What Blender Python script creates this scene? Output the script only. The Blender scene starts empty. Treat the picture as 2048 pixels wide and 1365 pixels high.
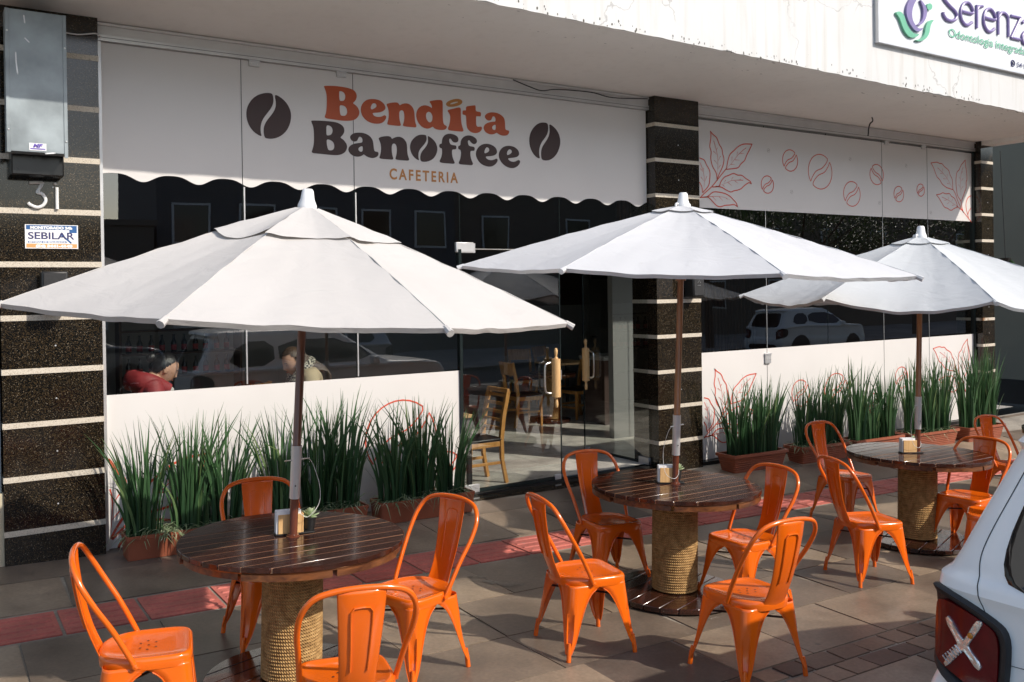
import bpy, bmesh, math, random
from mathutils import Vector, Matrix, Euler
R = math.radians
random.seed(7)
C = bpy.context.scene.collection
SC = bpy.context.scene
# ---------------------------------------------------------------- camera
cam = bpy.data.cameras.new("camera"); camo = bpy.data.objects.new("camera", cam); C.objects.link(camo)
yaw, pit, rol = 0.5775, 0.0047, 0.0146
fw = Vector((math.sin(yaw)*math.cos(pit), math.cos(yaw)*math.cos(pit), -math.sin(pit)))
r0 = Vector((math.cos(yaw), -math.sin(yaw), 0)); d0 = fw.cross(r0)
rr = r0*math.cos(rol) + d0*math.sin(rol); dd = -r0*math.sin(rol) + d0*math.cos(rol)
m = Matrix.Identity(4)
for i in range(3):
    m[i][0] = rr[i]; m[i][1] = -dd[i]; m[i][2] = -fw[i]
m[0][3], m[1][3], m[2][3] = -1.169, -7.641, 2.015
camo.matrix_world = m
cam.sensor_width = 36; cam.lens = 1808.73/2048*36; cam.shift_y = -94.6/2048
cam.clip_start = 0.05; cam.clip_end = 900
SC.camera = camo
# ---------------------------------------------------------------- sky, sun, exposure
SUN = Vector((0.66, -1.19, 1.0)).normalized()
el = math.asin(SUN.z); az = math.atan2(SUN.x, SUN.y)
W = bpy.data.worlds.new("World"); SC.world = W; W.use_nodes = True
nt = W.node_tree; nt.nodes.clear()
sky = nt.nodes.new("ShaderNodeTexSky"); sky.sky_type = 'NISHITA'; sky.sun_disc = False
sky.sun_elevation = el; sky.sun_rotation = az; sky.air_density = 1.0; sky.dust_density = 1.6; sky.ozone_density = 1.0
bg = nt.nodes.new("ShaderNodeBackground"); bg.inputs[1].default_value = 0.15
wo = nt.nodes.new("ShaderNodeOutputWorld")
nt.links.new(sky.outputs[0], bg.inputs[0]); nt.links.new(bg.outputs[0], wo.inputs[0])
sl = bpy.data.lights.new("sun", 'SUN'); sl.energy = 3.15; sl.angle = R(0.6); sl.color = (1.0, 0.93, 0.84)
so = bpy.data.objects.new("sun", sl); C.objects.link(so); so.rotation_euler = SUN.to_track_quat('Z', 'Y').to_euler()
so.location = (6, -20, 15)
SC.view_settings.view_transform = 'Standard'; SC.view_settings.look = 'None'
SC.view_settings.exposure = 0.5; SC.view_settings.gamma = 1.0
SC.cycles.max_bounces = 10; SC.cycles.transparent_max_bounces = 16
SC.cycles.sample_clamp_indirect = 6
# ---------------------------------------------------------------- materials
def nodes(name):
    mt = bpy.data.materials.new(name); mt.use_nodes = True
    t = mt.node_tree; b = t.nodes["Principled BSDF"]
    return mt, t, b
def N(t, typ, **kw):
    n = t.nodes.new(typ)
    for k, v in kw.items():
        if k in n.inputs: n.inputs[k].default_value = v
        else: setattr(n, k, v)
    return n
def coord(t, scale=(1, 1, 1), out='Object'):
    tc = N(t, "ShaderNodeTexCoord"); mp = N(t, "ShaderNodeMapping"); mp.inputs['Scale'].default_value = scale
    t.links.new(tc.outputs[out], mp.inputs[0]); return mp.outputs[0]
def ramp(t, src, stops):
    r = N(t, "ShaderNodeValToRGB"); e = r.color_ramp.elements
    while len(e) < len(stops): e.new(0.5)
    for i, (p, c) in enumerate(stops):
        e[i].position = p; e[i].color = (*c, 1) if len(c) == 3 else c
    t.links.new(src, r.inputs[0]); return r.outputs[0]
def rgb(c): return (*c, 1)
def mix(t, fac, a, b, mode='MIX'):
    n = N(t, "ShaderNodeMix", data_type='RGBA', blend_type=mode)
    for s, v in ((0, fac), (6, a), (7, b)):
        if hasattr(v, 'links') or hasattr(v, 'is_linked'): t.links.new(v, n.inputs[s])
        else: n.inputs[s].default_value = v if not isinstance(v, tuple) else (rgb(v) if len(v) == 3 else v)
    return n.outputs[2]
def mat(name, col, rough=0.5, metal=0.0, var=0.12, sc=6.0, bump=0.0, bsc=40.0, spec=0.5, coat=0.0, sub=None, stretch=(1, 1, 1)):
    """paint / plastic / metal / wood with slight colour unevenness, roughness unevenness and fine bump"""
    mt, t, b = nodes(name)
    v = coord(t, stretch)
    n = N(t, "ShaderNodeTexNoise"); n.inputs['Scale'].default_value = sc; n.inputs['Detail'].default_value = 6
    t.links.new(v, n.inputs['Vector'])
    c2 = tuple(max(0, x*(1-var)) for x in col); c3 = tuple(min(1, x*(1+var)) for x in col)
    o = ramp(t, n.outputs[0], [(0.3, c2), (0.7, c3)])
    t.links.new(o, b.inputs['Base Color'])
    rr_ = N(t, "ShaderNodeMapRange"); rr_.inputs[3].default_value = max(0.02, rough*0.8); rr_.inputs[4].default_value = min(1, rough*1.25)
    t.links.new(n.outputs[0], rr_.inputs[0]); t.links.new(rr_.outputs[0], b.inputs['Roughness'])
    b.inputs['Metallic'].default_value = metal
    b.inputs['Specular IOR Level'].default_value = spec
    if coat: b.inputs['Coat Weight'].default_value = coat; b.inputs['Coat Roughness'].default_value = 0.06
    if bump:
        n2 = N(t, "ShaderNodeTexNoise"); n2.inputs['Scale'].default_value = bsc; n2.inputs['Detail'].default_value = 5
        t.links.new(v, n2.inputs['Vector'])
        bp = N(t, "ShaderNodeBump"); bp.inputs['Strength'].default_value = bump; bp.inputs['Distance'].default_value = 0.01
        t.links.new(n2.outputs[0], bp.inputs['Height']); t.links.new(bp.outputs[0], b.inputs['Normal'])
    return mt
def glass_mat(name, tint, k=1.7, lo=0.02):
    mt = bpy.data.materials.new(name); mt.use_nodes = True; t = mt.node_tree; t.nodes.clear()
    tr = N(t, "ShaderNodeBsdfTransparent"); tr.inputs[0].default_value = rgb(tint)
    gl = N(t, "ShaderNodeBsdfGlossy"); gl.inputs['Roughness'].default_value = 0.0; gl.inputs[0].default_value = (1, 1, 1, 1)
    fr_ = N(t, "ShaderNodeLayerWeight"); fr_.inputs[0].default_value = 0.5
    fr = N(t, "ShaderNodeMath", operation='POWER'); fr.inputs[1].default_value = 4.6; t.links.new(fr_.outputs['Facing'], fr.inputs[0])
    nz = N(t, "ShaderNodeTexNoise"); nz.inputs['Scale'].default_value = 0.9; nz.inputs['Detail'].default_value = 1
    t.links.new(coord(t), nz.inputs['Vector'])
    bp = N(t, "ShaderNodeBump"); bp.inputs['Strength'].default_value = 0.04; bp.inputs['Distance'].default_value = 0.05
    t.links.new(nz.outputs[0], bp.inputs['Height']); t.links.new(bp.outputs[0], gl.inputs['Normal'])
    mu = N(t, "ShaderNodeMath", operation='MULTIPLY_ADD', use_clamp=True); mu.inputs[1].default_value = 0.92; mu.inputs[2].default_value = 0.04*k+lo
    t.links.new(fr.outputs[0], mu.inputs[0])
    mx = N(t, "ShaderNodeMixShader"); t.links.new(mu.outputs[0], mx.inputs[0])
    t.links.new(tr.outputs[0], mx.inputs[1]); t.links.new(gl.outputs[0], mx.inputs[2])
    o = N(t, "ShaderNodeOutputMaterial"); t.links.new(mx.outputs[0], o.inputs[0]); return mt
def granite():
    mt, t, b = nodes("black_granite")
    v = coord(t)
    vo = N(t, "ShaderNodeTexVoronoi"); vo.inputs['Scale'].default_value = 240; t.links.new(v, vo.inputs['Vector'])
    n1 = N(t, "ShaderNodeTexNoise"); n1.inputs['Scale'].default_value = 75; n1.inputs['Detail'].default_value = 4; t.links.new(v, n1.inputs['Vector'])
    base = ramp(t, n1.outputs[0], [(0.42, (0.003, 0.003, 0.003)), (0.62, (0.01, 0.009, 0.007))])
    sp = N(t, "ShaderNodeSeparateColor"); t.links.new(vo.outputs['Color'], sp.inputs[0])
    f1 = ramp(t, sp.outputs[0], [(0.7, (0, 0, 0)), (0.85, (1, 1, 1))])
    c1 = mix(t, f1, base, (0.055, 0.037, 0.018))
    f2 = ramp(t, sp.outputs[1], [(0.975, (0, 0, 0)), (0.985, (1, 1, 1))])
    c2 = mix(t, f2, c1, (0.17, 0.14, 0.1))
    t.links.new(c2, b.inputs['Base Color']); b.inputs['Roughness'].default_value = 0.1
    b.inputs['Specular IOR Level'].default_value = 0.5
    return mt
def stripe_mat():
    mt, t, b = nodes("pale_granite")
    v = coord(t); n = N(t, "ShaderNodeTexNoise"); n.inputs['Scale'].default_value = 160; t.links.new(v, n.inputs['Vector'])
    o = ramp(t, n.outputs[0], [(0.3, (0.25, 0.2, 0.14)), (0.42, (0.52, 0.46, 0.37)), (0.7, (0.62, 0.56, 0.46))])
    n2 = N(t, "ShaderNodeTexNoise"); n2.inputs['Scale'].default_value = 3.1; n2.inputs['Detail'].default_value = 8; t.links.new(v, n2.inputs['Vector'])
    f = ramp(t, n2.outputs[0], [(0.66, (0, 0, 0)), (0.74, (1, 1, 1))])
    t.links.new(mix(t, f, o, (0.2, 0.09, 0.03)), b.inputs['Base Color']); b.inputs['Roughness'].default_value = 0.6
    return mt
def paving(name, c0, c1, rough=0.55):
    mt, t, b = nodes(name)
    at = N(t, "ShaderNodeAttribute", attribute_name="tone")
    v = coord(t)
    n = N(t, "ShaderNodeTexNoise"); n.inputs['Scale'].default_value = 2.2; n.inputs['Detail'].default_value = 9; n.inputs['Roughness'].default_value = 0.62; t.links.new(v, n.inputs['Vector'])
    n2 = N(t, "ShaderNodeTexNoise"); n2.inputs['Scale'].default_value = 45; n2.inputs['Detail'].default_value = 4; t.links.new(v, n2.inputs['Vector'])
    base = mix(t, at.outputs['Fac'], c0, c1)
    m1 = ramp(t, n.outputs[0], [(0.3, (0.66, 0.64, 0.63)), (0.7, (1.22, 1.2, 1.16))])
    m2 = ramp(t, n2.outputs[0], [(0.35, (0.86, 0.86, 0.86)), (0.7, (1.1, 1.1, 1.1))])
    o = mix(t, 1.0, mix(t, 1.0, base, m1, 'MULTIPLY'), m2, 'MULTIPLY')
    n3 = N(t, "ShaderNodeTexNoise"); n3.inputs['Scale'].default_value = 7; n3.inputs['Detail'].default_value = 10; n3.inputs['Roughness'].default_value = 0.7; t.links.new(v, n3.inputs['Vector'])
    f = ramp(t, n3.outputs[0], [(0.64, (0, 0, 0)), (0.72, (0.35, 0.35, 0.35))])
    o = mix(t, f, o, (0.36, 0.33, 0.29))
    vg = N(t, "ShaderNodeTexVoronoi"); vg.inputs['Scale'].default_value = 2.6; t.links.new(v, vg.inputs['Vector'])
    o = mix(t, ramp(t, vg.outputs['Distance'], [(0.035, (0.5, 0.5, 0.5)), (0.05, (0, 0, 0))]), o, (0.06, 0.052, 0.047))
    n5 = N(t, "ShaderNodeTexNoise"); n5.inputs['Scale'].default_value = 0.55; n5.inputs['Detail'].default_value = 4; t.links.new(v, n5.inputs['Vector'])
    o = mix(t, 1.0, o, ramp(t, n5.outputs[0], [(0.35, (0.78, 0.77, 0.76)), (0.65, (1.15, 1.14, 1.12))]), 'MULTIPLY')
    t.links.new(o, b.inputs['Base Color'])
    mr = N(t, "ShaderNodeMapRange"); mr.inputs[3].default_value = rough*0.6; mr.inputs[4].default_value = rough*1.35
    t.links.new(n.outputs[0], mr.inputs[0]); t.links.new(mr.outputs[0], b.inputs['Roughness'])
    bp = N(t, "ShaderNodeBump"); bp.inputs['Strength'].default_value = 0.35; bp.inputs['Distance'].default_value = 0.006
    t.links.new(n3.outputs[0], bp.inputs['Height']); t.links.new(bp.outputs[0], b.inputs['Normal'])
    return mt
def plaster(name, col, grime=0.5, crack=False):
    """old white paint with rain streaks and cracks of their own shape"""
    mt, t, b = nodes(name)
    v = coord(t); vs = coord(t, (7, 7, 0.55))
    n = N(t, "ShaderNodeTexNoise"); n.inputs['Scale'].default_value = 1.3; n.inputs['Detail'].default_value = 8; t.links.new(v, n.inputs['Vector'])
    st = N(t, "ShaderNodeTexNoise"); st.inputs['Scale'].default_value = 1.6; st.inputs['Detail'].default_value = 7; t.links.new(vs, st.inputs['Vector'])
    o = ramp(t, n.outputs[0], [(0.3, tuple(x*0.93 for x in col)), (0.7, col)])
    f = ramp(t, st.outputs[0], [(0.52, (0, 0, 0)), (0.72, (grime*0.45,)*3)])
    o = mix(t, f, o, (0.42, 0.39, 0.33))
    n2 = N(t, "ShaderNodeTexNoise"); n2.inputs['Scale'].default_value = 9; n2.inputs['Detail'].default_value = 9; n2.inputs['Roughness'].default_value = 0.75; t.links.new(v, n2.inputs['Vector'])
    f2 = ramp(t, n2.outputs[0], [(0.66, (0, 0, 0)), (0.73, (grime*0.6,)*3)])
    o = mix(t, f2, o, (0.22, 0.2, 0.17))
    if crack:
        vo = N(t, "ShaderNodeTexVoronoi", feature='DISTANCE_TO_EDGE'); vo.inputs['Scale'].default_value = 0.75
        nd = N(t, "ShaderNodeTexNoise"); nd.inputs['Scale'].default_value = 3.5; nd.inputs['Detail'].default_value = 6; t.links.new(v, nd.inputs['Vector'])
        add = N(t, "ShaderNodeVectorMath", operation='MULTIPLY_ADD'); add.inputs[1].default_value = (0.5, 0.5, 0.5)
        t.links.new(nd.outputs[1], add.inputs[0]); t.links.new(v, add.inputs[2]); t.links.new(add.outputs[0], vo.inputs['Vector'])
        f3 = ramp(t, vo.outputs[0], [(0.0, (0.45, 0.45, 0.45)), (0.008, (0, 0, 0))])
        gate = ramp(t, n.outputs[0], [(0.46, (0, 0, 0)), (0.52, (1, 1, 1))])
        f3 = mix(t, 1.0, f3, gate, 'MULTIPLY')
        o = mix(t, f3, o, (0.12, 0.11, 0.1))
    t.links.new(o, b.inputs['Base Color']); b.inputs['Roughness'].default_value = 0.75
    bp = N(t, "ShaderNodeBump"); bp.inputs['Strength'].default_value = 0.2; bp.inputs['Distance'].default_value = 0.01
    t.links.new(n2.outputs[0], bp.inputs['Height']); t.links.new(bp.outputs[0], b.inputs['Normal'])
    return mt
def fabric(name, col, trans=0.1):
    mt, t, b = nodes(name)
    v = coord(t)
    n = N(t, "ShaderNodeTexNoise"); n.inputs['Scale'].default_value = 2.2; n.inputs['Detail'].default_value = 8; t.links.new(v, n.inputs['Vector'])
    o = ramp(t, n.outputs[0], [(0.3, tuple(x*0.94 for x in col)), (0.7, col)])
    n3 = N(t, "ShaderNodeTexNoise"); n3.inputs['Scale'].default_value = 14; n3.inputs['Detail'].default_value = 8; t.links.new(v, n3.inputs['Vector'])
    f = ramp(t, n3.outputs[0], [(0.66, (0, 0, 0)), (0.76, (0.22, 0.22, 0.22))])
    o = mix(t, f, o, (0.5, 0.47, 0.42))
    t.links.new(o, b.inputs['Base Color']); b.inputs['Roughness'].default_value = 0.85; b.inputs['Specular IOR Level'].default_value = 0.2
    wv = N(t, "ShaderNodeTexNoise"); wv.inputs['Scale'].default_value = 5; wv.inputs['Detail'].default_value = 3; wv.inputs['Distortion'].default_value = 1.2
    t.links.new(coord(t, (1, 1, 2.5)), wv.inputs['Vector'])
    wf = N(t, "ShaderNodeTexNoise"); wf.inputs['Scale'].default_value = 420; t.links.new(v, wf.inputs['Vector'])
    b1 = N(t, "ShaderNodeBump"); b1.inputs['Strength'].default_value = 0.3; b1.inputs['Distance'].default_value = 0.02
    b2 = N(t, "ShaderNodeBump"); b2.inputs['Strength'].default_value = 0.15; b2.inputs['Distance'].default_value = 0.002
    t.links.new(wv.outputs[0], b1.inputs['Height']); t.links.new(wf.outputs[0], b2.inputs['Height']); t.links.new(b1.outputs[0], b2.inputs['Normal'])
    t.links.new(b2.outputs[0], b.inputs['Normal'])
    tr = N(t, "ShaderNodeBsdfTranslucent"); tr.inputs[0].default_value = rgb(col)
    mx = N(t, "ShaderNodeMixShader"); mx.inputs[0].default_value = trans
    out = t.nodes["Material Output"]
    t.links.new(b.outputs[0], mx.inputs[1]); t.links.new(tr.outputs[0], mx.inputs[2]); t.links.new(mx.outputs[0], out.inputs[0])
    return mt
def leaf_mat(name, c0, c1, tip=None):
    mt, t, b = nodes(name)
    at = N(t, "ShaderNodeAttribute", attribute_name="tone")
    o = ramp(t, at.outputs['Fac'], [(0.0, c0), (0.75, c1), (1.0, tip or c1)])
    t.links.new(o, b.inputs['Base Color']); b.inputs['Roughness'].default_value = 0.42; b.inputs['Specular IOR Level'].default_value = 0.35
    tr = N(t, "ShaderNodeBsdfTranslucent"); t.links.new(o, tr.inputs[0])
    mx = N(t, "ShaderNodeMixShader"); mx.inputs[0].default_value = 0.25
    out = t.nodes["Material Output"]
    t.links.new(b.outputs[0], mx.inputs[1]); t.links.new(tr.outputs[0], mx.inputs[2]); t.links.new(mx.outputs[0], out.inputs[0])
    return mt
def rope_mat():
    mt, t, b = nodes("sisal_rope")
    tc = N(t, "ShaderNodeTexCoord")
    n = N(t, "ShaderNodeTexNoise"); n.inputs['Scale'].default_value = 30; n.inputs['Detail'].default_value = 7; t.links.new(tc.outputs['Object'], n.inputs['Vector'])
    o = ramp(t, n.outputs[0], [(0.25, (0.26, 0.14, 0.045)), (0.55, (0.52, 0.31, 0.115)), (0.8, (0.68, 0.45, 0.2))])
    # strands: diagonal wave in (angle, height)
    sp = N(t, "ShaderNodeSeparateXYZ"); t.links.new(tc.outputs['Object'], sp.inputs[0])
    an = N(t, "ShaderNodeMath", operation='ARCTAN2'); t.links.new(sp.outputs[1], an.inputs[0]); t.links.new(sp.outputs[0], an.inputs[1])
    a2 = N(t, "ShaderNodeMath", operation='MULTIPLY'); a2.inputs[1].default_value = 72.0; t.links.new(an.outputs[0], a2.inputs[0])
    z2 = N(t, "ShaderNodeMath", operation='MULTIPLY'); z2.inputs[1].default_value = 420.0; t.links.new(sp.outputs[2], z2.inputs[0])
    ad = N(t, "ShaderNodeMath", operation='ADD'); t.links.new(a2.outputs[0], ad.inputs[0]); t.links.new(z2.outputs[0], ad.inputs[1])
    sn = N(t, "ShaderNodeMath", operation='SINE'); t.links.new(ad.outputs[0], sn.inputs[0])
    mr = N(t, "ShaderNodeMapRange"); mr.inputs[1].default_value = -1; mr.inputs[2].default_value = 1; t.links.new(sn.outputs[0], mr.inputs[0])
    shade = ramp(t, mr.outputs[0], [(0.0, (0.55, 0.52, 0.48)), (0.45, (1, 1, 1))])
    t.links.new(mix(t, 1.0, o, shade, 'MULTIPLY'), b.inputs['Base Color']); b.inputs['Roughness'].default_value = 0.9
    bp = N(t, "ShaderNodeBump"); bp.inputs['Strength'].default_value = 0.8; bp.inputs['Distance'].default_value = 0.006
    t.links.new(mr.outputs[0], bp.inputs['Height']); t.links.new(bp.outputs[0], b.inputs['Normal'])
    return mt
def wood(name, c0, c1, rough=0.35, coat=0.3, sc=(1.2, 14, 14)):
    mt, t, b = nodes(name)
    v = coord(t, sc)
    n = N(t, "ShaderNodeTexNoise"); n.inputs['Scale'].default_value = 3; n.inputs['Detail'].default_value = 8; n.inputs['Distortion'].default_value = 0.4; t.links.new(v, n.inputs['Vector'])
    at = N(t, "ShaderNodeAttribute", attribute_name="tone")
    o = ramp(t, n.outputs[0], [(0.3, c0), (0.7, c1)])
    tv = ramp(t, at.outputs['Fac'], [(0.0, (0.8, 0.8, 0.8)), (1.0, (1.2, 1.2, 1.2))])
    t.links.new(mix(t, 1.0, o, tv, 'MULTIPLY'), b.inputs['Base Color']); b.inputs['Roughness'].default_value = rough
    b.inputs['Coat Weight'].default_value = coat; b.inputs['Coat Roughness'].default_value = 0.08
    bp = N(t, "ShaderNodeBump"); bp.inputs['Strength'].default_value = 0.12; bp.inputs['Distance'].default_value = 0.004
    t.links.new(n.outputs[0], bp.inputs['Height']); t.links.new(bp.outputs[0], b.inputs['Normal'])
    return mt
M = {}
M['granite'] = granite(); M['stripe'] = stripe_mat()
M['slab'] = paving("stone_slabs", (0.11, 0.089, 0.075), (0.3, 0.235, 0.172), 0.42)
M['cobble'] = paving("cobble_stones", (0.08, 0.052, 0.042), (0.34, 0.24, 0.165), 0.5)
M['mortar'] = paving("mortar", (0.27, 0.245, 0.205), (0.33, 0.3, 0.25), 0.9)
M['tactile'] = paving("red_tactile_tile", (0.47, 0.115, 0.09), (0.58, 0.175, 0.14), 0.7)
M['asphalt'] = paving("asphalt", (0.05, 0.05, 0.05), (0.06, 0.06, 0.06), 0.85)
M['kerb'] = paving("kerb_stone", (0.3, 0.28, 0.26), (0.36, 0.34, 0.31), 0.8)
M['tile'] = paving("cream_floor_tile", (0.72, 0.7, 0.65), (0.8, 0.78, 0.72), 0.2)
M['fascia'] = plaster("weathered_white_paint", (0.62, 0.62, 0.61), 0.85, True)
M['soffit'] = plaster("soffit_paint", (0.86, 0.825, 0.765), 0.18)
M['alu'] = mat("grey_aluminium", (0.62, 0.62, 0.62), 0.35, 0.6, 0.06)
M['alupaint'] = mat("pale_grey_profile", (0.6, 0.585, 0.57), 0.4, 0.1, 0.05)
M['steel'] = mat("brushed_steel", (0.7, 0.7, 0.68), 0.3, 1.0, 0.08)
M['black'] = mat("black_plastic", (0.012, 0.012, 0.012), 0.4, 0, 0.2)
M['blackedge'] = mat("glass_edge", (0.012, 0.018, 0.018), 0.2, 0, 0.1)
M['vinyl'] = mat("off_white_vinyl", (0.66, 0.635, 0.61), 0.42, 0, 0.02, 2)
M['orangeink'] = mat("burnt_orange_ink", (0.42, 0.075, 0.02), 0.45, 0, 0.05)
M['brownink'] = mat("dark_brown_ink", (0.035, 0.013, 0.012), 0.45, 0, 0.05)
M['goldink'] = mat("caramel_ink", (0.45, 0.19, 0.045), 0.45, 0, 0.05)
M['lineink'] = mat("red_orange_ink", (0.62, 0.085, 0.045), 0.45, 0, 0.05)
M['faintink'] = mat("grey_ink", (0.3, 0.27, 0.25), 0.5, 0, 0.05)
M['glass'] = glass_mat("tinted_glass", (0.8, 0.83, 0.81), 1.5, 0.07)
M['clear'] = glass_mat("clear_glass", (0.9, 0.92, 0.91), 1.3)
M['orange'] = mat("orange_painted_metal", (0.76, 0.128, 0.005), 0.18, 0, 0.05, 3, 0.04, 60, 0.5, 0.35)
def chipped(mt):
    t = mt.node_tree; b = t.nodes["Principled BSDF"]; src = b.inputs['Base Color'].links[0].from_socket
    n = N(t, "ShaderNodeTexNoise"); n.inputs['Scale'].default_value = 26; n.inputs['Detail'].default_value = 6; n.inputs['Roughness'].default_value = 0.7; t.links.new(coord(t), n.inputs['Vector'])
    o = mix(t, ramp(t, n.outputs[0], [(0.715, (0, 0, 0)), (0.735, (0.85, 0.85, 0.85))]), src, (0.16, 0.05, 0.02))
    n2 = N(t, "ShaderNodeTexNoise"); n2.inputs['Scale'].default_value = 5; n2.inputs['Detail'].default_value = 7; t.links.new(coord(t), n2.inputs['Vector'])
    o = mix(t, ramp(t, n2.outputs[0], [(0.5, (0, 0, 0)), (0.75, (0.12, 0.12, 0.12))]), o, (0.45, 0.15, 0.05))
    t.links.new(o, b.inputs['Base Color'])
chipped(M['orange'])
M['hole'] = mat("dark_hole", (0.03, 0.008, 0.003), 0.8)
M['rod'] = mat("dark_steel_rod", (0.05, 0.02, 0.012), 0.4, 0.4)
M['tabletop'] = wood("varnished_dark_wood", (0.018, 0.006, 0.004), (0.05, 0.016, 0.009), 0.17, 0.3)
M['tableedge'] = wood("worn_table_edge", (0.06, 0.02, 0.01), (0.2, 0.075, 0.025), 0.3, 0.4)
M['gap'] = mat("pale_wood_gap", (0.42, 0.23, 0.12), 0.7)
M['rope'] = rope_mat()
M['pole'] = wood("umbrella_pole_wood", (0.2, 0.075, 0.025), (0.42, 0.18, 0.06), 0.35, 0.3, (14, 14, 1))
M['poleleft'] = wood("dark_umbrella_pole_wood", (0.1, 0.03, 0.013), (0.2, 0.07, 0.028), 0.3, 0.4, (14, 14, 1))
M['poledark'] = wood("pole_stub_wood", (0.1, 0.025, 0.012), (0.16, 0.045, 0.02), 0.2, 0.6, (14, 14, 1))
M['canvas1'] = fabric("cream_canvas", (0.58, 0.555, 0.525)); M['canvas2'] = fabric("white_canvas", (0.62, 0.622, 0.628)); M['canvas3'] = fabric("pale_canvas", (0.59, 0.608, 0.612))
M['whiteplastic'] = mat("white_plastic", (0.8, 0.8, 0.79), 0.4)
M['bamboo'] = wood("bamboo", (0.55, 0.32, 0.13), (0.68, 0.44, 0.2), 0.5, 0.1, (20, 20, 2))
M['paper'] = mat("white_paper", (0.82, 0.83, 0.84), 0.8)
M['terracotta'] = mat("terracotta_plastic", (0.27, 0.075, 0.035), 0.5, 0, 0.15, 5, 0.1)
M['soil'] = mat("soil", (0.05, 0.03, 0.02), 1.0, 0, 0.4, 30, 0.5)
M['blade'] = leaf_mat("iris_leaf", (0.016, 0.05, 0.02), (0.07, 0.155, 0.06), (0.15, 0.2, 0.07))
M['grass'] = leaf_mat("striped_ground_leaf", (0.1, 0.17, 0.08), (0.3, 0.36, 0.2), (0.5, 0.52, 0.38))
M['succ'] = leaf_mat("succulent_leaf", (0.2, 0.33, 0.14), (0.5, 0.62, 0.36), (0.66, 0.72, 0.5))
M['treeleaf'] = leaf_mat("tree_leaf", (0.02, 0.05, 0.015), (0.06, 0.11, 0.03), (0.09, 0.13, 0.03))
M['bark'] = mat("bark", (0.09, 0.065, 0.045), 0.9, 0, 0.3, 8, 0.6, 20)
M['chairwood'] = wood("honey_wood", (0.42, 0.185, 0.045), (0.62, 0.32, 0.095), 0.4, 0.2, (10, 10, 2))
M['seatpad'] = mat("black_leatherette", (0.012, 0.012, 0.013), 0.4, 0, 0.1, 5, 0.2)
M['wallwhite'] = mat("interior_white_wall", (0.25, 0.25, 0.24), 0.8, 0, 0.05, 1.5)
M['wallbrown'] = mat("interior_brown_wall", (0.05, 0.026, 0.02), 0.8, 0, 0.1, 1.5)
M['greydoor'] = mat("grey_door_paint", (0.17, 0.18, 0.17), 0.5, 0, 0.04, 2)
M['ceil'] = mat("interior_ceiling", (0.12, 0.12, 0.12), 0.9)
M['greywall'] = mat("olive_grey_render", (0.19, 0.185, 0.14), 0.9, 0, 0.08, 1.0, 0.2, 60)
M['beige'] = mat("beige_plinth", (0.5, 0.43, 0.3), 0.85, 0, 0.1, 5, 0.3)
M['lampmetal'] = mat("blue_grey_sheet_metal", (0.27, 0.31, 0.325), 0.45, 0.15, 0.3, 4, 0.15, 12)
M['gloss'] = mat("gloss_black_sheet", (0.008, 0.008, 0.008), 0.25)
M['num'] = mat("pale_metal_number", (0.74, 0.74, 0.72), 0.5, 0.0)
M['blue'] = mat("sticker_blue", (0.02, 0.1, 0.28), 0.4); M['navy'] = mat("sticker_navy", (0.03, 0.03, 0.12), 0.4); M['stkorange'] = mat("sticker_orange", (0.8, 0.32, 0.12), 0.4); M['stkwhite'] = mat("sticker_white", (0.8, 0.8, 0.8), 0.4); M['violet'] = mat("label_violet", (0.12, 0.07, 0.42), 0.4)
M['signwhite'] = mat("sign_panel_white", (0.66, 0.675, 0.69), 0.3, 0, 0.01)
M['purple'] = mat("sign_purple", (0.2, 0.155, 0.34), 0.35); M['green'] = mat("sign_green", (0.13, 0.42, 0.26), 0.35)
M['skin'] = mat("skin", (0.6, 0.34, 0.23), 0.5, 0, 0.05, 20); M['hairblack'] = mat("black_hair", (0.012, 0.01, 0.01), 0.35, 0, 0.3, 60, 0.5, 120, stretch=(1, 1, 0.15))
M['hairbrown'] = mat("brown_hair", (0.07, 0.04, 0.024), 0.45, 0, 0.4, 60, 0.5, 120, stretch=(1, 1, 0.15))
M['redjacket'] = mat("dark_red_jacket", (0.33, 0.035, 0.04), 0.6, 0, 0.15, 12, 0.5, 14); M['beigecoat'] = mat("beige_coat", (0.52, 0.42, 0.27), 0.8, 0, 0.08, 12, 0.4, 14)
M['trousers'] = mat("dark_trousers", (0.02, 0.022, 0.03), 0.85); M['fleece'] = mat("pale_fleece", (0.62, 0.6, 0.58), 0.95, 0, 0.2, 40, 0.6, 60)
M['lips'] = mat("lips", (0.42, 0.14, 0.11), 0.5); M['eye'] = mat("dark_brow", (0.03, 0.018, 0.012), 0.5)
def scarf_mat():
    mt, t, b = nodes("houndstooth_scarf")
    ck = N(t, "ShaderNodeTexChecker"); ck.inputs['Scale'].default_value = 60
    ck.inputs[1].default_value = (0.6, 0.55, 0.45, 1); ck.inputs[2].default_value = (0.03, 0.03, 0.03, 1)
    t.links.new(coord(t), ck.inputs['Vector']); t.links.new(ck.outputs[0], b.inputs['Base Color']); b.inputs['Roughness'].default_value = 0.95
    return mt
M['scarf'] = scarf_mat()
M['carwhite'] = mat("white_car_paint", (0.92, 0.91, 0.87), 0.25, 0, 0.015, 1, 0, 40, 0.4, 0.35)
M['carsilver'] = mat("silver_car_paint", (0.42, 0.43, 0.44), 0.3, 0.5, 0.03, 1, 0, 40, 0.5, 1.0)
M['cardark'] = mat("slate_car_paint", (0.1, 0.12, 0.14), 0.3, 0.3, 0.03, 1, 0, 40, 0.5, 1.0)
M['carglass'] = mat("dark_car_glass", (0.008, 0.009, 0.01), 0.06, 0, 0.05, 1, 0, 40, 0.7)
M['tyre'] = mat("tyre_rubber", (0.02, 0.02, 0.02), 0.85)
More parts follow.
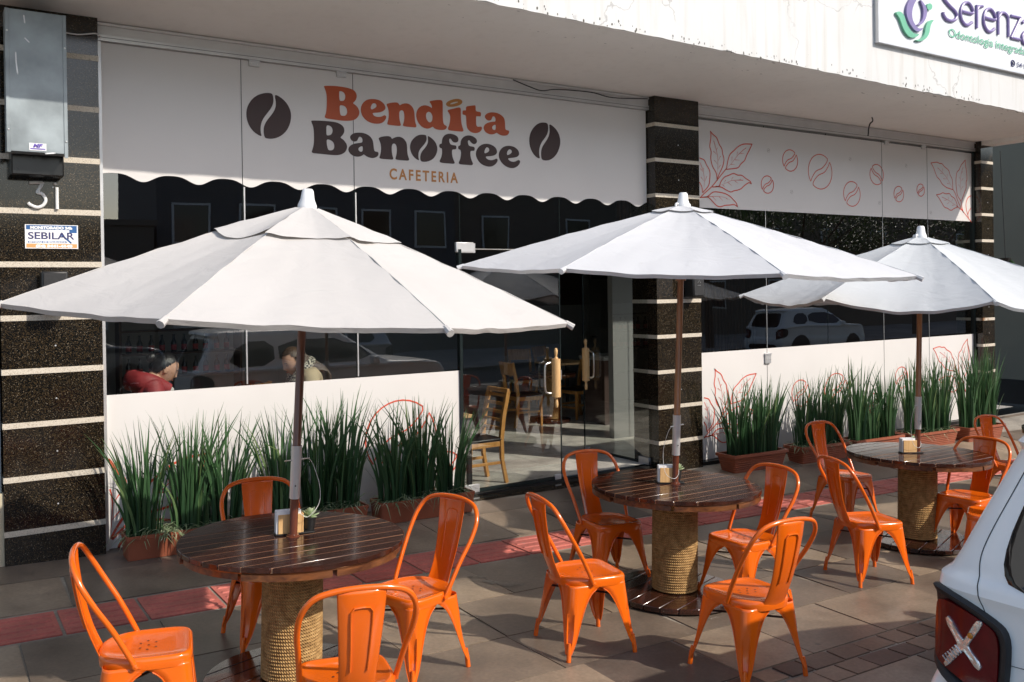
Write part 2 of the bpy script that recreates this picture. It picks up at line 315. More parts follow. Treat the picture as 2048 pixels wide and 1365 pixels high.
M['redlens'] = mat("red_lens", (0.1, 0.001, 0.004), 0.2, 0, 0.35, 9, 0, 40, 0.35, 0.25)
M['clearlens'] = mat("clear_lens", (0.72, 0.72, 0.7), 0.1, 0.75, 0.25, 30, 0.3, 70, 0.5, 1.0)
M['amber'] = mat("amber_lens", (0.6, 0.2, 0.01), 0.15, 0, 0.2, 20)
M['trim'] = mat("black_textured_trim", (0.014, 0.014, 0.015), 0.5, 0, 0.2, 20, 0.2, 300)
M['seam'] = mat("panel_gap", (0.04, 0.04, 0.04), 0.9)

M['flake'] = mat("dark_flaked_paint", (0.09, 0.085, 0.07), 0.95)
# ---------------------------------------------------------------- geometry helpers
def chaikin(p, n=1, closed=True):
    for _ in range(n):
        q = []
        L = len(p)
        rng = range(L) if closed else range(L-1)
        if not closed: q.append(p[0])
        for i in rng:
            a, b = Vector(p[i]), Vector(p[(i+1) % L])
            q.append(tuple(a*0.75+b*0.25)); q.append(tuple(a*0.25+b*0.75))
        if not closed: q.append(p[-1])
        p = q
    return p
def spline(p, n=6):
    """Catmull-Rom through 3-D points"""
    p = [Vector(x) for x in p]; out = []
    for i in range(len(p)-1):
        a = p[i-1] if i else p[0]*2-p[1]; b, c = p[i], p[i+1]; d = p[i+2] if i+2 < len(p) else p[-1]*2-p[-2]
        for k in range(n):
            t = k/n
            out.append(0.5*((2*b)+(c-a)*t+(2*a-5*b+4*c-d)*t*t+(3*b-a-3*c+d)*t**3))
    out.append(p[-1]); return out
class MB:
    def __init__(s): s.v = []; s.f = []; s.m = []; s.tone = []
    def add(s, v, f, mi=0, tone=None):
        o = len(s.v); s.v += [tuple(x) for x in v]; s.f += [tuple(o+i for i in q) for q in f]; s.m += [mi]*len(f)
        if tone is None: s.tone += [0.5]*len(v)
        elif isinstance(tone, (int, float)): s.tone += [tone]*len(v)
        else: s.tone += list(tone)
    def box(s, x0, x1, y0, y1, z0, z1, mi=0, T=None, tone=None):
        v = [Vector((x, y, z)) for z in (z0, z1) for x, y in ((x0, y0), (x1, y0), (x1, y1), (x0, y1))]
        if T is not None: v = [T @ q for q in v]
        s.add(v, [(3, 2, 1, 0), (4, 5, 6, 7), (0, 1, 5, 4), (1, 2, 6, 5), (2, 3, 7, 6), (3, 0, 4, 7)], mi, tone)
    def bar(s, a, b, w, h, mi=0, up=(0, 0, 1), w2=None, h2=None):
        a, b = Vector(a), Vector(b); d = (b-a).normalized(); u = Vector(up)
        x = d.cross(u).normalized() if abs(d.dot(u)) < 0.99 else Vector((1, 0, 0)); y = x.cross(d)
        w2 = w2 or w; h2 = h2 or h; v = []
        for p, ww, hh in ((a, w, h), (b, w2, h2)):
            v += [p+x*ww/2*sx+y*hh/2*sy for sx, sy in ((-1, -1), (1, -1), (1, 1), (-1, 1))]
        s.add(v, [(3, 2, 1, 0), (4, 5, 6, 7), (0, 1, 5, 4), (1, 2, 6, 5), (2, 3, 7, 6), (3, 0, 4, 7)], mi)
    def tube(s, path, r, n=8, mi=0, closed=False, flat=None):
        path = [Vector(p) for p in path]; L = len(path)
        rs = r if isinstance(r, (list, tuple)) else [r]*L
        v = []; t0 = (path[1]-path[0]).normalized()
        up = Vector((0, 0, 1)) if abs(t0.z) < 0.9 else Vector((1, 0, 0))
        x = t0.cross(up).normalized()
        for i, p in enumerate(path):
            a = path[i-1] if i else (path[-1] if closed else path[0]); b = path[(i+1) % L] if (i < L-1 or closed) else path[-1]
            t = (b-a).normalized(); x = (x-t*x.dot(t)).normalized(); y = t.cross(x)
            for k in range(n):
                an = 2*math.pi*k/n; v.append(p+(x*math.cos(an)+y*math.sin(an)*(flat or 1))*rs[i])
        f = []
        for i in range(L if closed else L-1):
            j = (i+1) % L
            for k in range(n): f.append((i*n+k, i*n+(k+1) % n, j*n+(k+1) % n, j*n+k))
        if not closed: f.append(tuple(reversed(range(n)))); f.append(tuple((L-1)*n+k for k in range(n)))
        s.add(v, f, mi)
    def lathe(s, prof, n=32, c=(0, 0, 0), mi=0, T=None):
        v = []
        for r, z in prof:
            for k in range(n):
                a = 2*math.pi*k/n; q = Vector((c[0]+r*math.cos(a), c[1]+r*math.sin(a), c[2]+z)); v.append(T @ q if T is not None else q)
        f = []
        for i in range(len(prof)-1):
            for k in range(n): f.append((i*n+k, i*n+(k+1) % n, (i+1)*n+(k+1) % n, (i+1)*n+k))
        if prof[0][0] > 1e-4: f.append(tuple(reversed(range(n))))
        if prof[-1][0] > 1e-4: f.append(tuple((len(prof)-1)*n+k for k in range(n)))
        s.add(v, f, mi)
    def prism(s, poly, y0, y1, mi=0, T=None):
        """polygon in (x,z) extruded along y"""
        n = len(poly); v = [Vector((x, y0, z)) for x, z in poly]+[Vector((x, y1, z)) for x, z in poly]
        if T is not None: v = [T @ q for q in v]
        s.add(v, [tuple(range(n)), tuple(reversed(range(n, 2*n)))]+[(i, n+i, n+(i+1) % n, (i+1) % n) for i in range(n)], mi)
    def ribbon(s, pts, w, y, mi=0, th=0.0015, taper=False):
        """stroke of width w along 2-D (x,z) points on a vertical plane, front face at y-th"""
        pts = [Vector(p) for p in pts]; L = len(pts); a = []; b = []
        for i, p in enumerate(pts):
            d = ((pts[min(i+1, L-1)]-pts[max(i-1, 0)])).normalized(); nn = Vector((-d.y, d.x))
            ww = w/2*((1-0.75*i/(L-1)) if taper else 1)
            a.append(p+nn*ww); b.append(p-nn*ww)
        for i in range(L-1):
            q = [b[i], b[i+1], a[i+1], a[i]]
            v = [(p.x, y-th, p.y) for p in q]
            s.add(v, [(0, 1, 2, 3)], mi)
        for p in (pts[0], pts[-1]):
            if not taper: s.add([(p.x+w/2*math.cos(k*math.pi/4), y-th, p.y+w/2*math.sin(k*math.pi/4)) for k in range(8)], [tuple(range(8))], mi)
    def build(s, name, mats, parent=None, smooth=40, bevel=0, loc=None):
        me = bpy.data.meshes.new(name); me.from_pydata(s.v, [], s.f)
        for q in (mats if isinstance(mats, (list, tuple)) else [mats]): me.materials.append(M[q])
        if any(s.m): me.polygons.foreach_set("material_index", s.m)
        at = me.attributes.new("tone", 'FLOAT', 'POINT'); at.data.foreach_set("value", s.tone)
        bm = bmesh.new(); bm.from_mesh(me); bmesh.ops.recalc_face_normals(bm, faces=bm.faces) if s.fixn else None; bm.to_mesh(me); bm.free()
        if smooth:
            me.polygons.foreach_set("use_smooth", [True]*len(me.polygons)); me.set_sharp_from_angle(angle=R(smooth))
        me.update()
        o = bpy.data.objects.new(name, me); C.objects.link(o)
        if parent: o.parent = parent
        if loc: o.location = loc
        if bevel:
            bv = o.modifiers.new("bevel", 'BEVEL'); bv.width = bevel; bv.segments = 2; bv.limit_method = 'ANGLE'; bv.angle_limit = R(40)
        return o
    fixn = True
def thing(name, label, cat, loc=(0, 0, 0), rz=0, group=None, tilt=0):
    o = bpy.data.objects.new(name, None); C.objects.link(o); o.empty_display_size = 0.1
    o.location = loc; o.rotation_euler = (Matrix.Rotation(tilt, 3, 'Y') @ Matrix.Rotation(rz, 3, 'Z')).to_euler()
    return tag(o, label, cat, group)
def tag(o, label, cat, group=None, kind=None):
    o['label'] = label; o['category'] = cat
    if group: o['group'] = group
    if kind: o['kind'] = kind
    return o
def struct(o): o['kind'] = 'structure'; return o
def dup(root, loc, rz, label, tilt=0):
    def cp(o, par):
        c = o.copy(); C.objects.link(c); c.parent = par
        for ch in list(o.children): cp(ch, c)
        return c
    c = cp(root, None); c.location = loc
    c.rotation_euler = (Matrix.Rotation(tilt, 3, 'Y') @ Matrix.Rotation(rz, 3, 'Z')).to_euler(); c['label'] = label
    return c
def outline(name, polys, y, mt, parent, depth=0.0015, smooth=2):
    """flat lettering: outlines (mm) with holes in the facade plane, filled by a 2-D curve, as a mesh"""
    cu = bpy.data.curves.new(name, 'CURVE'); cu.dimensions = '2D'; cu.fill_mode = 'FRONT' if depth == 0 else 'BOTH'; cu.extrude = depth
    for p in polys:
        q = chaikin([(a/1000, b/1000) for a, b in p], smooth)
        sp = cu.splines.new('POLY'); sp.points.add(len(q)-1); sp.use_cyclic_u = True
        for i, (a, b) in enumerate(q): sp.points[i].co = (a, b, 0, 1)
    return from_curve(cu, name, mt, parent, Matrix.Translation((0, y, 0)) @ Matrix.Rotation(R(90), 4, 'X'))
def from_curve(cu, name, mt, parent, T):
    o = bpy.data.objects.new("tmp", cu); C.objects.link(o)
    me = bpy.data.meshes.new_from_object(o.evaluated_get(bpy.context.evaluated_depsgraph_get()))
    bpy.data.objects.remove(o); me.transform(T); me.materials.clear(); me.materials.append(M[mt]); me.name = name
    ob = bpy.data.objects.new(name, me); C.objects.link(ob)
    if parent: ob.parent = parent
    return ob
def text(s, size, x, z, y, name, mt, parent, sx=1.0, bold=0.0, extr=0.001, space=1.0, align='LEFT', shear=0.0):
    cu = bpy.data.curves.new(name, 'FONT'); cu.body = s; cu.size = size; cu.offset = bold; cu.extrude = extr; cu.space_character = space; cu.align_x = align; cu.shear = shear
    T = Matrix.Translation((x, y, z)) @ Matrix.Rotation(R(90), 4, 'X') @ Matrix.Diagonal((sx, 1, 1, 1))
    return from_curve(cu, name, mt, parent, T)
def gz(x, y):
    t = min(max(-y/1.2, 0), 1); x = min(x, 12)
    return -x*(0.013+0.017*t) if x > 0 else -x*0.03
TILT = 0.03
# ---------------------------------------------------------------- ground
def sheet(name, xs, ys, fz, mt, off=0.0):
    b = MB(); nx = len(xs)
    v = [(x, y, fz(x, y)+off) for y in ys for x in xs]
    f = [(j*nx+i, j*nx+i+1, (j+1)*nx+i+1, (j+1)*nx+i) for j in range(len(ys)-1) for i in range(nx-1)]
    b.add(v, f, 0); return struct(b.build(name, mt, smooth=0))
KY = -5.35
xs = [-30+i*0.5 for i in range(20)]+[-20+i*0.4 for i in range(125)]+[30+i*4 for i in range(10)]
rows = [0.4, 0.0, -0.46, -1.2, -1.24, -1.7, -1.74, -2.44, -3.1, -3.66, -4.24, -4.56, KY]
sheet("sidewalk_bed", xs, rows[::-1], gz, 'mortar', -0.008)
random.seed(11)
def slabs(name, rowlist, lo, hi, mt, gap=0.006, x0=-9, x1=30, tmin=0.0, tmax=1.0, jit=0.0):
    b = MB()
    for y0, y1 in rowlist:
        x = x0+random.random()*0.4
        while x < x1:
            w = random.uniform(lo, hi); j = random.uniform(-jit, jit)
            g = gap*random.uniform(0.7, 1.6)
            q = [(x+g, y0+g), (x+w-g, y0+g), (x+w-g+j, y1-g), (x+g+j, y1-g)]
            h = random.uniform(-0.0015, 0.0015)
            top = [(a, c, gz(a, c)+h) for a, c in q]; bot = [(a, c, gz(a, c)-0.014) for a, c in q]
            b.add(top+bot, [(0, 1, 2, 3), (0, 4, 5, 1), (1, 5, 6, 2), (2, 6, 7, 3), (3, 7, 4, 0)], 0, random.uniform(tmin, tmax)); x += w
    return struct(b.build(name, mt, smooth=0))
slabs("sidewalk", [(-0.46, 0.3), (-1.19, -0.46), (-2.44, -1.745), (-3.1, -2.44), (-3.66, -3.1), (-4.24, -3.66), (KY+0.02, -4.56)], 0.55, 1.05, 'slab', 0.004, jit=0.03)
slabs("cobble_strip", [(-4.4, -4.24), (-4.56, -4.4)], 0.17, 0.27, 'cobble', 0.009, jit=0.012)
def tactile():
    b = MB(); x = -8.62
    while x < 24:
        w = 0.478; y0, y1 = -1.7, -1.235; g = 0.011
        def P(a, c, h): return (a, c, gz(a, c)+h)
        q = [(x+g, y0), (x+w-g, y0), (x+w-g, y1), (x+g, y1)]
        tn = random.random(); tt = tn*0.8
        b.add([P(a, c, 0.001) for a, c in q]+[P(a, c, -0.012) for a, c in q], [(0, 1, 2, 3), (0, 4, 5, 1), (1, 5, 6, 2), (2, 6, 7, 3), (3, 7, 4, 0)], 0, tt)
        for k in range(4):
            yc = y0+0.07+k*0.108; a0, a1 = x+0.035, x+w-0.035; pr = [(-0.02, 0), (-0.013, 0.007), (0.013, 0.007), (0.02, 0)]
            v = [P(a0 + (0.012 if 0 < i < 3 else 0), yc+dy, 0.001+h) for i, (dy, h) in enumerate(pr)]+[P(a1-(0.012 if 0 < i < 3 else 0), yc+dy, 0.001+h) for i, (dy, h) in enumerate(pr)]
            b.add(v, [(0, 4, 5, 1), (1, 5, 6, 2), (2, 6, 7, 3), (0, 1, 2, 3), (7, 6, 5, 4)], 0, tt)
        x += w
    return struct(b.build("tactile_paving", 'tactile', smooth=0))
tactile()
def rz_(x, y): return gz(x, -3)-0.13
sheet("road", [x for x in xs], [-16, -14, -12, -10, -8, -6.5, KY-0.12], rz_, 'asphalt')
b = MB()
for i in range(40):
    x0 = -14+i*1.0; b.add([(x, y, gz(x, -3)+z) for x in (x0+0.004, x0+0.996) for y, z in ((KY-0.13, -0.14), (KY-0.125, -0.012), (KY-0.11, 0), (KY+0.02, 0), (KY+0.02, -0.14))],
        [(0, 1, 6, 5), (1, 2, 7, 6), (2, 3, 8, 7), (3, 4, 9, 8), (0, 4, 3, 2, 1), (5, 6, 7, 8, 9)], 0, random.random())
struct(b.build("kerb", 'kerb', smooth=0))
sheet("far_sidewalk", xs, [-24, -20, -16.0], lambda x, y: gz(x, -3)+0.02, 'kerb')
sheet("ground", [-400+i*40 for i in range(21)], [-400+i*40 for i in range(21)], lambda x, y: -1.4, 'asphalt')
# scuffed pale marks left on the paving
b = MB()
for px, py, r_ in ((2.19, -2.02, .03), (2.18, -2.13, .035), (2.2, -2.19, .04), (2.24, -2.24, .035), (2.27, -2.28, .045), (2.33, -2.31, .03), (2.12, -1.98, .02)):
    n = 14; pts = [(px+r_*(1+random.uniform(-.25, .25))*math.cos(k*2*math.pi/n)*1.3, py+r_*0.8*(1+random.uniform(-.25, .25))*math.sin(k*2*math.pi/n)) for k in range(n)]
    b.add([(a, c, gz(a, c)+0.003) for a, c in pts], [tuple(range(n))], 0, 0.9)
struct(b.build("paint_marks", 'mortar', smooth=0))
GLYPH = {
 'B1': [[[1900,3881],[1995,3891],[2058,3891],[2123,3888],[2166,3880],[2191,3870],[2210,3850],[2217,3818],[2209,3791],[2194,3769],[2173,3751],[2199,3739],[2221,3721],[2235,3697],[2240,3674],[2235,3648],[2219,3623],[2197,3604],[2168,3591],[2118,3583],[2053,3581],[2004,3584],[1944,3586],[1914,3588],[1901,3599],[1903,3609],[1913,3633],[1920,3670],[1923,3717],[1924,3760],[1922,3803],[1916,3832],[1906,3857],[1899,3873]],[[2045,3849],[2068,3851],[2090,3840],[2103,3820],[2103,3798],[2098,3779],[2085,3764],[2063,3759],[2046,3762],[2043,3795],[2043,3829]],[[2048,3721],[2077,3722],[2098,3716],[2114,3699],[2120,3672],[2117,3652],[2106,3634],[2088,3626],[2065,3626],[2052,3632],[2047,3662],[2046,3695]]],
 'e1': [[[2369,3810],[2410,3812],[2447,3805],[2477,3789],[2497,3767],[2506,3743],[2500,3726],[2485,3711],[2464,3699],[2434,3690],[2397,3684],[2371,3680],[2376,3664],[2392,3652],[2418,3647],[2448,3650],[2471,3659],[2488,3670],[2505,3669],[2512,3656],[2506,3637],[2491,3615],[2470,3597],[2440,3586],[2402,3582],[2362,3585],[2321,3598],[2289,3619],[2267,3646],[2255,3678],[2254,3712],[2263,3744],[2284,3773],[2310,3794],[2339,3805]],[[2381,3772],[2398,3773],[2411,3765],[2415,3748],[2405,3734],[2386,3722],[2368,3712],[2356,3714],[2353,3729],[2359,3746],[2368,3763]]],
 'n1': [[[2518,3779],[2533,3785],[2571,3797],[2609,3803],[2632,3802],[2645,3791],[2653,3777],[2674,3792],[2697,3801],[2729,3806],[2756,3800],[2783,3782],[2800,3757],[2808,3726],[2810,3681],[2813,3639],[2825,3608],[2828,3595],[2820,3583],[2791,3583],[2744,3582],[2705,3584],[2686,3588],[2683,3596],[2692,3618],[2699,3650],[2701,3685],[2698,3712],[2689,3731],[2673,3735],[2658,3729],[2648,3715],[2646,3687],[2648,3652],[2654,3621],[2663,3598],[2659,3585],[2636,3582],[2598,3582],[2556,3583],[2529,3584],[2520,3592],[2524,3608],[2534,3638],[2539,3684],[2537,3721],[2528,3748],[2517,3768]]],
 'd1': [[[2975,3852],[3010,3861],[3050,3870],[3091,3875],[3111,3871],[3118,3856],[3118,3802],[3117,3738],[3118,3680],[3123,3649],[3135,3634],[3154,3630],[3162,3616],[3153,3599],[3135,3587],[3102,3582],[3061,3582],[3033,3587],[3015,3598],[3005,3608],[2989,3598],[2969,3587],[2941,3581],[2909,3586],[2874,3604],[2847,3633],[2830,3669],[2826,3707],[2835,3743],[2853,3773],[2881,3795],[2917,3807],[2953,3805],[2981,3796],[2998,3783],[3000,3805],[2991,3823],[2977,3840]],[[2964,3748],[2982,3744],[2997,3728],[3005,3706],[3003,3677],[2994,3657],[2978,3645],[2960,3647],[2944,3663],[2934,3685],[2931,3710],[2937,3730],[2950,3743]]],
 'i1': [[[3175,3785],[3207,3795],[3249,3808],[3290,3821],[3311,3823],[3322,3812],[3321,3768],[3322,3714],[3325,3674],[3335,3635],[3347,3607],[3348,3595],[3339,3586],[3307,3585],[3257,3585],[3212,3585],[3183,3587],[3172,3598],[3177,3615],[3190,3644],[3199,3685],[3202,3721],[3196,3744],[3184,3761],[3173,3772]]],
 'halo': [[[3155,3835],[3157,3850],[3178,3870],[3213,3888],[3254,3902],[3292,3907],[3321,3904],[3340,3891],[3341,3873],[3324,3855],[3291,3838],[3249,3825],[3208,3818],[3175,3819]],[[3197,3843],[3212,3856],[3241,3869],[3271,3876],[3296,3878],[3283,3868],[3254,3856],[3220,3845]]],
 't1': [[[3384,3840],[3421,3849],[3459,3857],[3489,3863],[3493,3847],[3493,3803],[3522,3801],[3550,3799],[3555,3787],[3552,3761],[3547,3756],[3517,3755],[3496,3755],[3495,3711],[3496,3675],[3500,3657],[3513,3649],[3534,3652],[3554,3656],[3564,3646],[3562,3629],[3549,3610],[3527,3593],[3493,3584],[3459,3584],[3425,3594],[3400,3614],[3387,3640],[3383,3672],[3383,3716],[3381,3750],[3360,3754],[3341,3757],[3341,3777],[3343,3796],[3369,3800],[3382,3801],[3382,3821]]],
 'a1': [[[3603,3773],[3625,3793],[3665,3808],[3704,3812],[3748,3810],[3787,3797],[3818,3778],[3835,3753],[3840,3720],[3840,3675],[3844,3649],[3864,3643],[3882,3645],[3889,3630],[3882,3609],[3863,3593],[3832,3585],[3797,3585],[3766,3594],[3744,3607],[3735,3608],[3713,3594],[3678,3585],[3639,3588],[3605,3603],[3586,3627],[3583,3649],[3595,3676],[3624,3697],[3667,3711],[3702,3717],[3724,3721],[3728,3740],[3723,3761],[3708,3773],[3692,3770],[3683,3750],[3674,3731],[3650,3722],[3624,3727],[3605,3743],[3600,3758]],[[3728,3689],[3706,3684],[3688,3671],[3683,3656],[3688,3640],[3705,3632],[3725,3637],[3728,3662]]],
 'B2': [[[1772,3555],[1791,3558],[1860,3563],[1923,3564],[1986,3564],[2028,3558],[2063,3542],[2084,3521],[2089,3493],[2084,3469],[2069,3447],[2045,3424],[2072,3412],[2093,3392],[2109,3370],[2114,3344],[2106,3316],[2088,3291],[2059,3273],[2023,3263],[1974,3260],[1918,3261],[1862,3263],[1814,3264],[1783,3265],[1773,3274],[1776,3286],[1787,3316],[1795,3359],[1797,3412],[1796,3468],[1790,3507],[1777,3537]],[[1916,3524],[1936,3528],[1957,3521],[1971,3506],[1976,3483],[1970,3459],[1956,3442],[1935,3435],[1915,3435],[1914,3478]],[[1916,3397],[1937,3400],[1962,3391],[1983,3374],[1990,3348],[1987,3324],[1975,3307],[1953,3301],[1931,3302],[1921,3329],[1916,3362]]],
 'a2': [[[2142,3433],[2150,3454],[2173,3473],[2206,3483],[2250,3487],[2290,3484],[2327,3470],[2352,3452],[2370,3424],[2376,3390],[2380,3343],[2387,3324],[2406,3321],[2422,3320],[2427,3305],[2422,3287],[2401,3269],[2368,3258],[2334,3261],[2305,3271],[2283,3285],[2276,3288],[2261,3275],[2232,3263],[2199,3261],[2163,3270],[2136,3291],[2124,3317],[2128,3338],[2143,3359],[2175,3377],[2216,3387],[2263,3395],[2268,3416],[2264,3436],[2249,3448],[2233,3447],[2222,3429],[2216,3412],[2201,3402],[2183,3398],[2158,3406]],[[2268,3363],[2248,3359],[2229,3347],[2222,3333],[2227,3318],[2243,3309],[2263,3312],[2269,3331]]],
 'n2': [[[2432,3452],[2447,3462],[2485,3472],[2523,3477],[2547,3475],[2560,3464],[2567,3452],[2587,3466],[2622,3479],[2656,3480],[2685,3469],[2706,3450],[2721,3423],[2725,3388],[2725,3346],[2731,3308],[2742,3281],[2745,3269],[2736,3259],[2695,3258],[2649,3258],[2610,3261],[2600,3266],[2603,3282],[2612,3307],[2616,3338],[2617,3370],[2611,3397],[2598,3410],[2584,3412],[2571,3404],[2563,3387],[2562,3355],[2564,3321],[2571,3290],[2578,3270],[2574,3259],[2549,3258],[2508,3258],[2466,3258],[2438,3261],[2434,3271],[2445,3299],[2453,3334],[2454,3375],[2448,3405],[2436,3432],[2431,3442]]],
 'o2l': [[[2883,3520],[2911,3521],[2929,3519],[2936,3496],[2934,3467],[2917,3438],[2889,3407],[2865,3381],[2849,3355],[2844,3326],[2844,3295],[2852,3267],[2824,3278],[2793,3300],[2770,3332],[2757,3369],[2756,3404],[2768,3442],[2792,3474],[2824,3501],[2855,3515]]],
 'o2r': [[[2947,3514],[2974,3504],[3006,3483],[3032,3457],[3047,3426],[3053,3394],[3046,3358],[3027,3321],[2999,3291],[2962,3271],[2922,3260],[2883,3259],[2869,3267],[2863,3289],[2866,3317],[2876,3346],[2896,3373],[2921,3399],[2941,3429],[2952,3458],[2950,3486]]],
 'f1': [[[3077,3443],[3102,3448],[3104,3478],[3111,3505],[3130,3531],[3157,3547],[3194,3555],[3231,3552],[3264,3542],[3284,3526],[3291,3503],[3283,3482],[3262,3472],[3238,3472],[3219,3483],[3209,3500],[3199,3508],[3187,3504],[3184,3485],[3190,3463],[3202,3447],[3233,3444],[3262,3443],[3265,3429],[3262,3407],[3241,3403],[3216,3400],[3213,3371],[3217,3339],[3226,3307],[3242,3279],[3242,3266],[3230,3261],[3197,3261],[3148,3261],[3103,3262],[3079,3267],[3075,3279],[3087,3301],[3100,3334],[3105,3370],[3103,3404],[3085,3405],[3075,3413],[3073,3429]]],
 'f2': [[[3289,3441],[3312,3448],[3315,3483],[3323,3507],[3343,3530],[3368,3546],[3406,3556],[3444,3553],[3476,3541],[3499,3523],[3504,3499],[3492,3480],[3472,3471],[3451,3475],[3430,3490],[3420,3504],[3407,3508],[3396,3498],[3398,3475],[3408,3450],[3438,3447],[3468,3445],[3476,3433],[3472,3406],[3450,3404],[3425,3401],[3423,3371],[3426,3342],[3436,3310],[3452,3282],[3451,3267],[3435,3259],[3397,3260],[3346,3260],[3305,3261],[3289,3269],[3292,3282],[3305,3308],[3314,3342],[3318,3378],[3313,3405],[3295,3407],[3286,3416],[3286,3430]]],
 'e2': [[[3618,3488],[3652,3486],[3687,3476],[3715,3461],[3732,3441],[3739,3418],[3735,3400],[3720,3384],[3696,3373],[3664,3366],[3629,3361],[3602,3357],[3606,3344],[3625,3330],[3656,3324],[3684,3327],[3709,3336],[3727,3346],[3741,3342],[3745,3329],[3738,3311],[3719,3289],[3694,3271],[3662,3260],[3628,3258],[3590,3264],[3552,3278],[3521,3301],[3500,3331],[3488,3362],[3489,3391],[3501,3422],[3524,3450],[3552,3471],[3583,3483]],[[3619,3452],[3634,3450],[3646,3438],[3647,3423],[3637,3408],[3616,3396],[3595,3389],[3587,3395],[3589,3413],[3598,3433],[3608,3447]]],
 'e3': [[[3881,3487],[3921,3486],[3957,3477],[3985,3460],[4003,3438],[4009,3413],[4002,3396],[3984,3381],[3955,3372],[3919,3365],[3883,3360],[3870,3354],[3879,3341],[3900,3329],[3932,3325],[3961,3331],[3987,3345],[4005,3350],[4018,3339],[4017,3323],[4004,3301],[3978,3278],[3946,3263],[3906,3259],[3867,3265],[3828,3281],[3796,3304],[3774,3331],[3761,3360],[3759,3393],[3769,3423],[3790,3451],[3821,3473],[3853,3483]],[[3890,3452],[3908,3449],[3920,3435],[3916,3418],[3898,3404],[3873,3391],[3860,3391],[3856,3405],[3863,3427],[3875,3444]]],
 'beanL1': [[[1423,3760],[1432,3713],[1427,3672],[1410,3633],[1375,3586],[1345,3546],[1322,3504],[1312,3456],[1313,3408],[1323,3376],[1287,3389],[1247,3417],[1214,3458],[1195,3507],[1189,3557],[1195,3609],[1216,3658],[1251,3704],[1296,3737],[1344,3756],[1389,3763]]],
 'beanL2': [[[1445,3755],[1483,3742],[1528,3712],[1562,3672],[1584,3624],[1589,3572],[1578,3512],[1551,3454],[1508,3406],[1458,3376],[1405,3362],[1360,3364],[1346,3374],[1339,3410],[1340,3454],[1351,3488],[1374,3527],[1409,3571],[1436,3610],[1451,3652],[1452,3693],[1445,3725]]],
 'beanR1': [[[4372,3763],[4381,3728],[4380,3688],[4366,3643],[4331,3596],[4295,3557],[4270,3511],[4259,3467],[4260,3419],[4269,3380],[4234,3387],[4195,3415],[4163,3456],[4142,3505],[4136,3563],[4144,3618],[4169,3670],[4209,3717],[4258,3751],[4312,3765]]],
 'beanR2': [[[4395,3755],[4433,3742],[4478,3711],[4513,3670],[4533,3620],[4537,3564],[4519,3500],[4486,3442],[4440,3399],[4390,3372],[4336,3364],[4296,3371],[4285,3399],[4284,3450],[4294,3491],[4317,3529],[4353,3572],[4385,3619],[4400,3668],[4398,3712]]],
}
LEAFA = [[9,[[6575,3067],[6647,3124],[6776,3213],[6883,3311],[6968,3391],[7028,3445]]],[9,[[6871,3293],[6850,3384],[6793,3456],[6765,3546],[6773,3630],[6751,3695],[6770,3788],[6771,3855],[6763,3875]]],[9,[[6763,3875],[6806,3841],[6869,3804],[6909,3732],[6955,3676],[6966,3618],[6988,3552],[6963,3466],[6902,3370],[6866,3301]]],[9,[[7028,3445],[7054,3540],[7091,3618],[7165,3674],[7238,3727],[7337,3764],[7483,3775]]],[9,[[7483,3775],[7435,3702],[7384,3630],[7345,3563],[7283,3520],[7233,3470],[7160,3453],[7028,3435]]],[9,[[6788,3209],[6893,3223],[6930,3279],[6990,3337],[7062,3363],[7147,3391],[7219,3376],[7293,3376],[7366,3341],[7439,3311],[7461,3282]]],[9,[[7461,3282],[7414,3292],[7339,3254],[7277,3212],[7216,3192],[7155,3181],[7094,3163],[7011,3187],[6940,3213],[6846,3221]]],[9,[[6576,3075],[6693,3088],[6775,3138],[6833,3153],[6927,3149],[7010,3136],[7081,3110],[7141,3070],[7189,3033],[7210,2989]]],[9,[[7210,2989],[7152,3011],[7079,3004],[6996,2996],[6912,2976],[6842,2994],[6773,3046],[6716,3081],[6658,3084]]],[9,[[6581,3543],[6655,3522],[6694,3466],[6745,3395],[6743,3303],[6718,3218],[6625,3135]]],[9,[[6575,3252],[6609,3205],[6619,3139]]],[5,[[6816,3766],[6855,3669],[6882,3570],[6880,3453],[6872,3352]]],[5,[[6810,3641],[6865,3603]]],[5,[[6823,3533],[6877,3486]]],[5,[[6930,3590],[6888,3529]]],[5,[[6928,3481],[6880,3428]]],[5,[[6879,3687],[6855,3652]]],[5,[[7379,3724],[7274,3657],[7187,3582],[7113,3510],[7040,3454]]],[5,[[7273,3644],[7341,3648]]],[5,[[7174,3560],[7260,3562]]],[5,[[7101,3500],[7173,3503]]],[5,[[7225,3662],[7212,3618]]],[5,[[7127,3595],[7120,3535]]],[5,[[7316,3317],[7206,3313],[7109,3302],[7013,3267],[6905,3232]]],[5,[[7169,3302],[7230,3274]]],[5,[[7049,3277],[7120,3239]]],[5,[[7140,3346],[7103,3310]]],[5,[[7013,3305],[6983,3270]]],[5,[[7273,3332],[7243,3313]]],[5,[[6959,3243],[7000,3224]]],[5,[[6693,3088],[6821,3098],[6962,3096],[7081,3069]]],[5,[[6786,3092],[6849,3045]]],[5,[[6897,3097],[6961,3050]]],[5,[[7009,3090],[7045,3066]]],[5,[[6583,3492],[6630,3404],[6651,3314],[6652,3232],[6631,3144]]],[5,[[6647,3430],[6635,3388]]],[5,[[6697,3334],[6656,3265]]],[5,[[6590,3418],[6629,3384]]],[5,[[6594,3320],[6644,3273]]]]
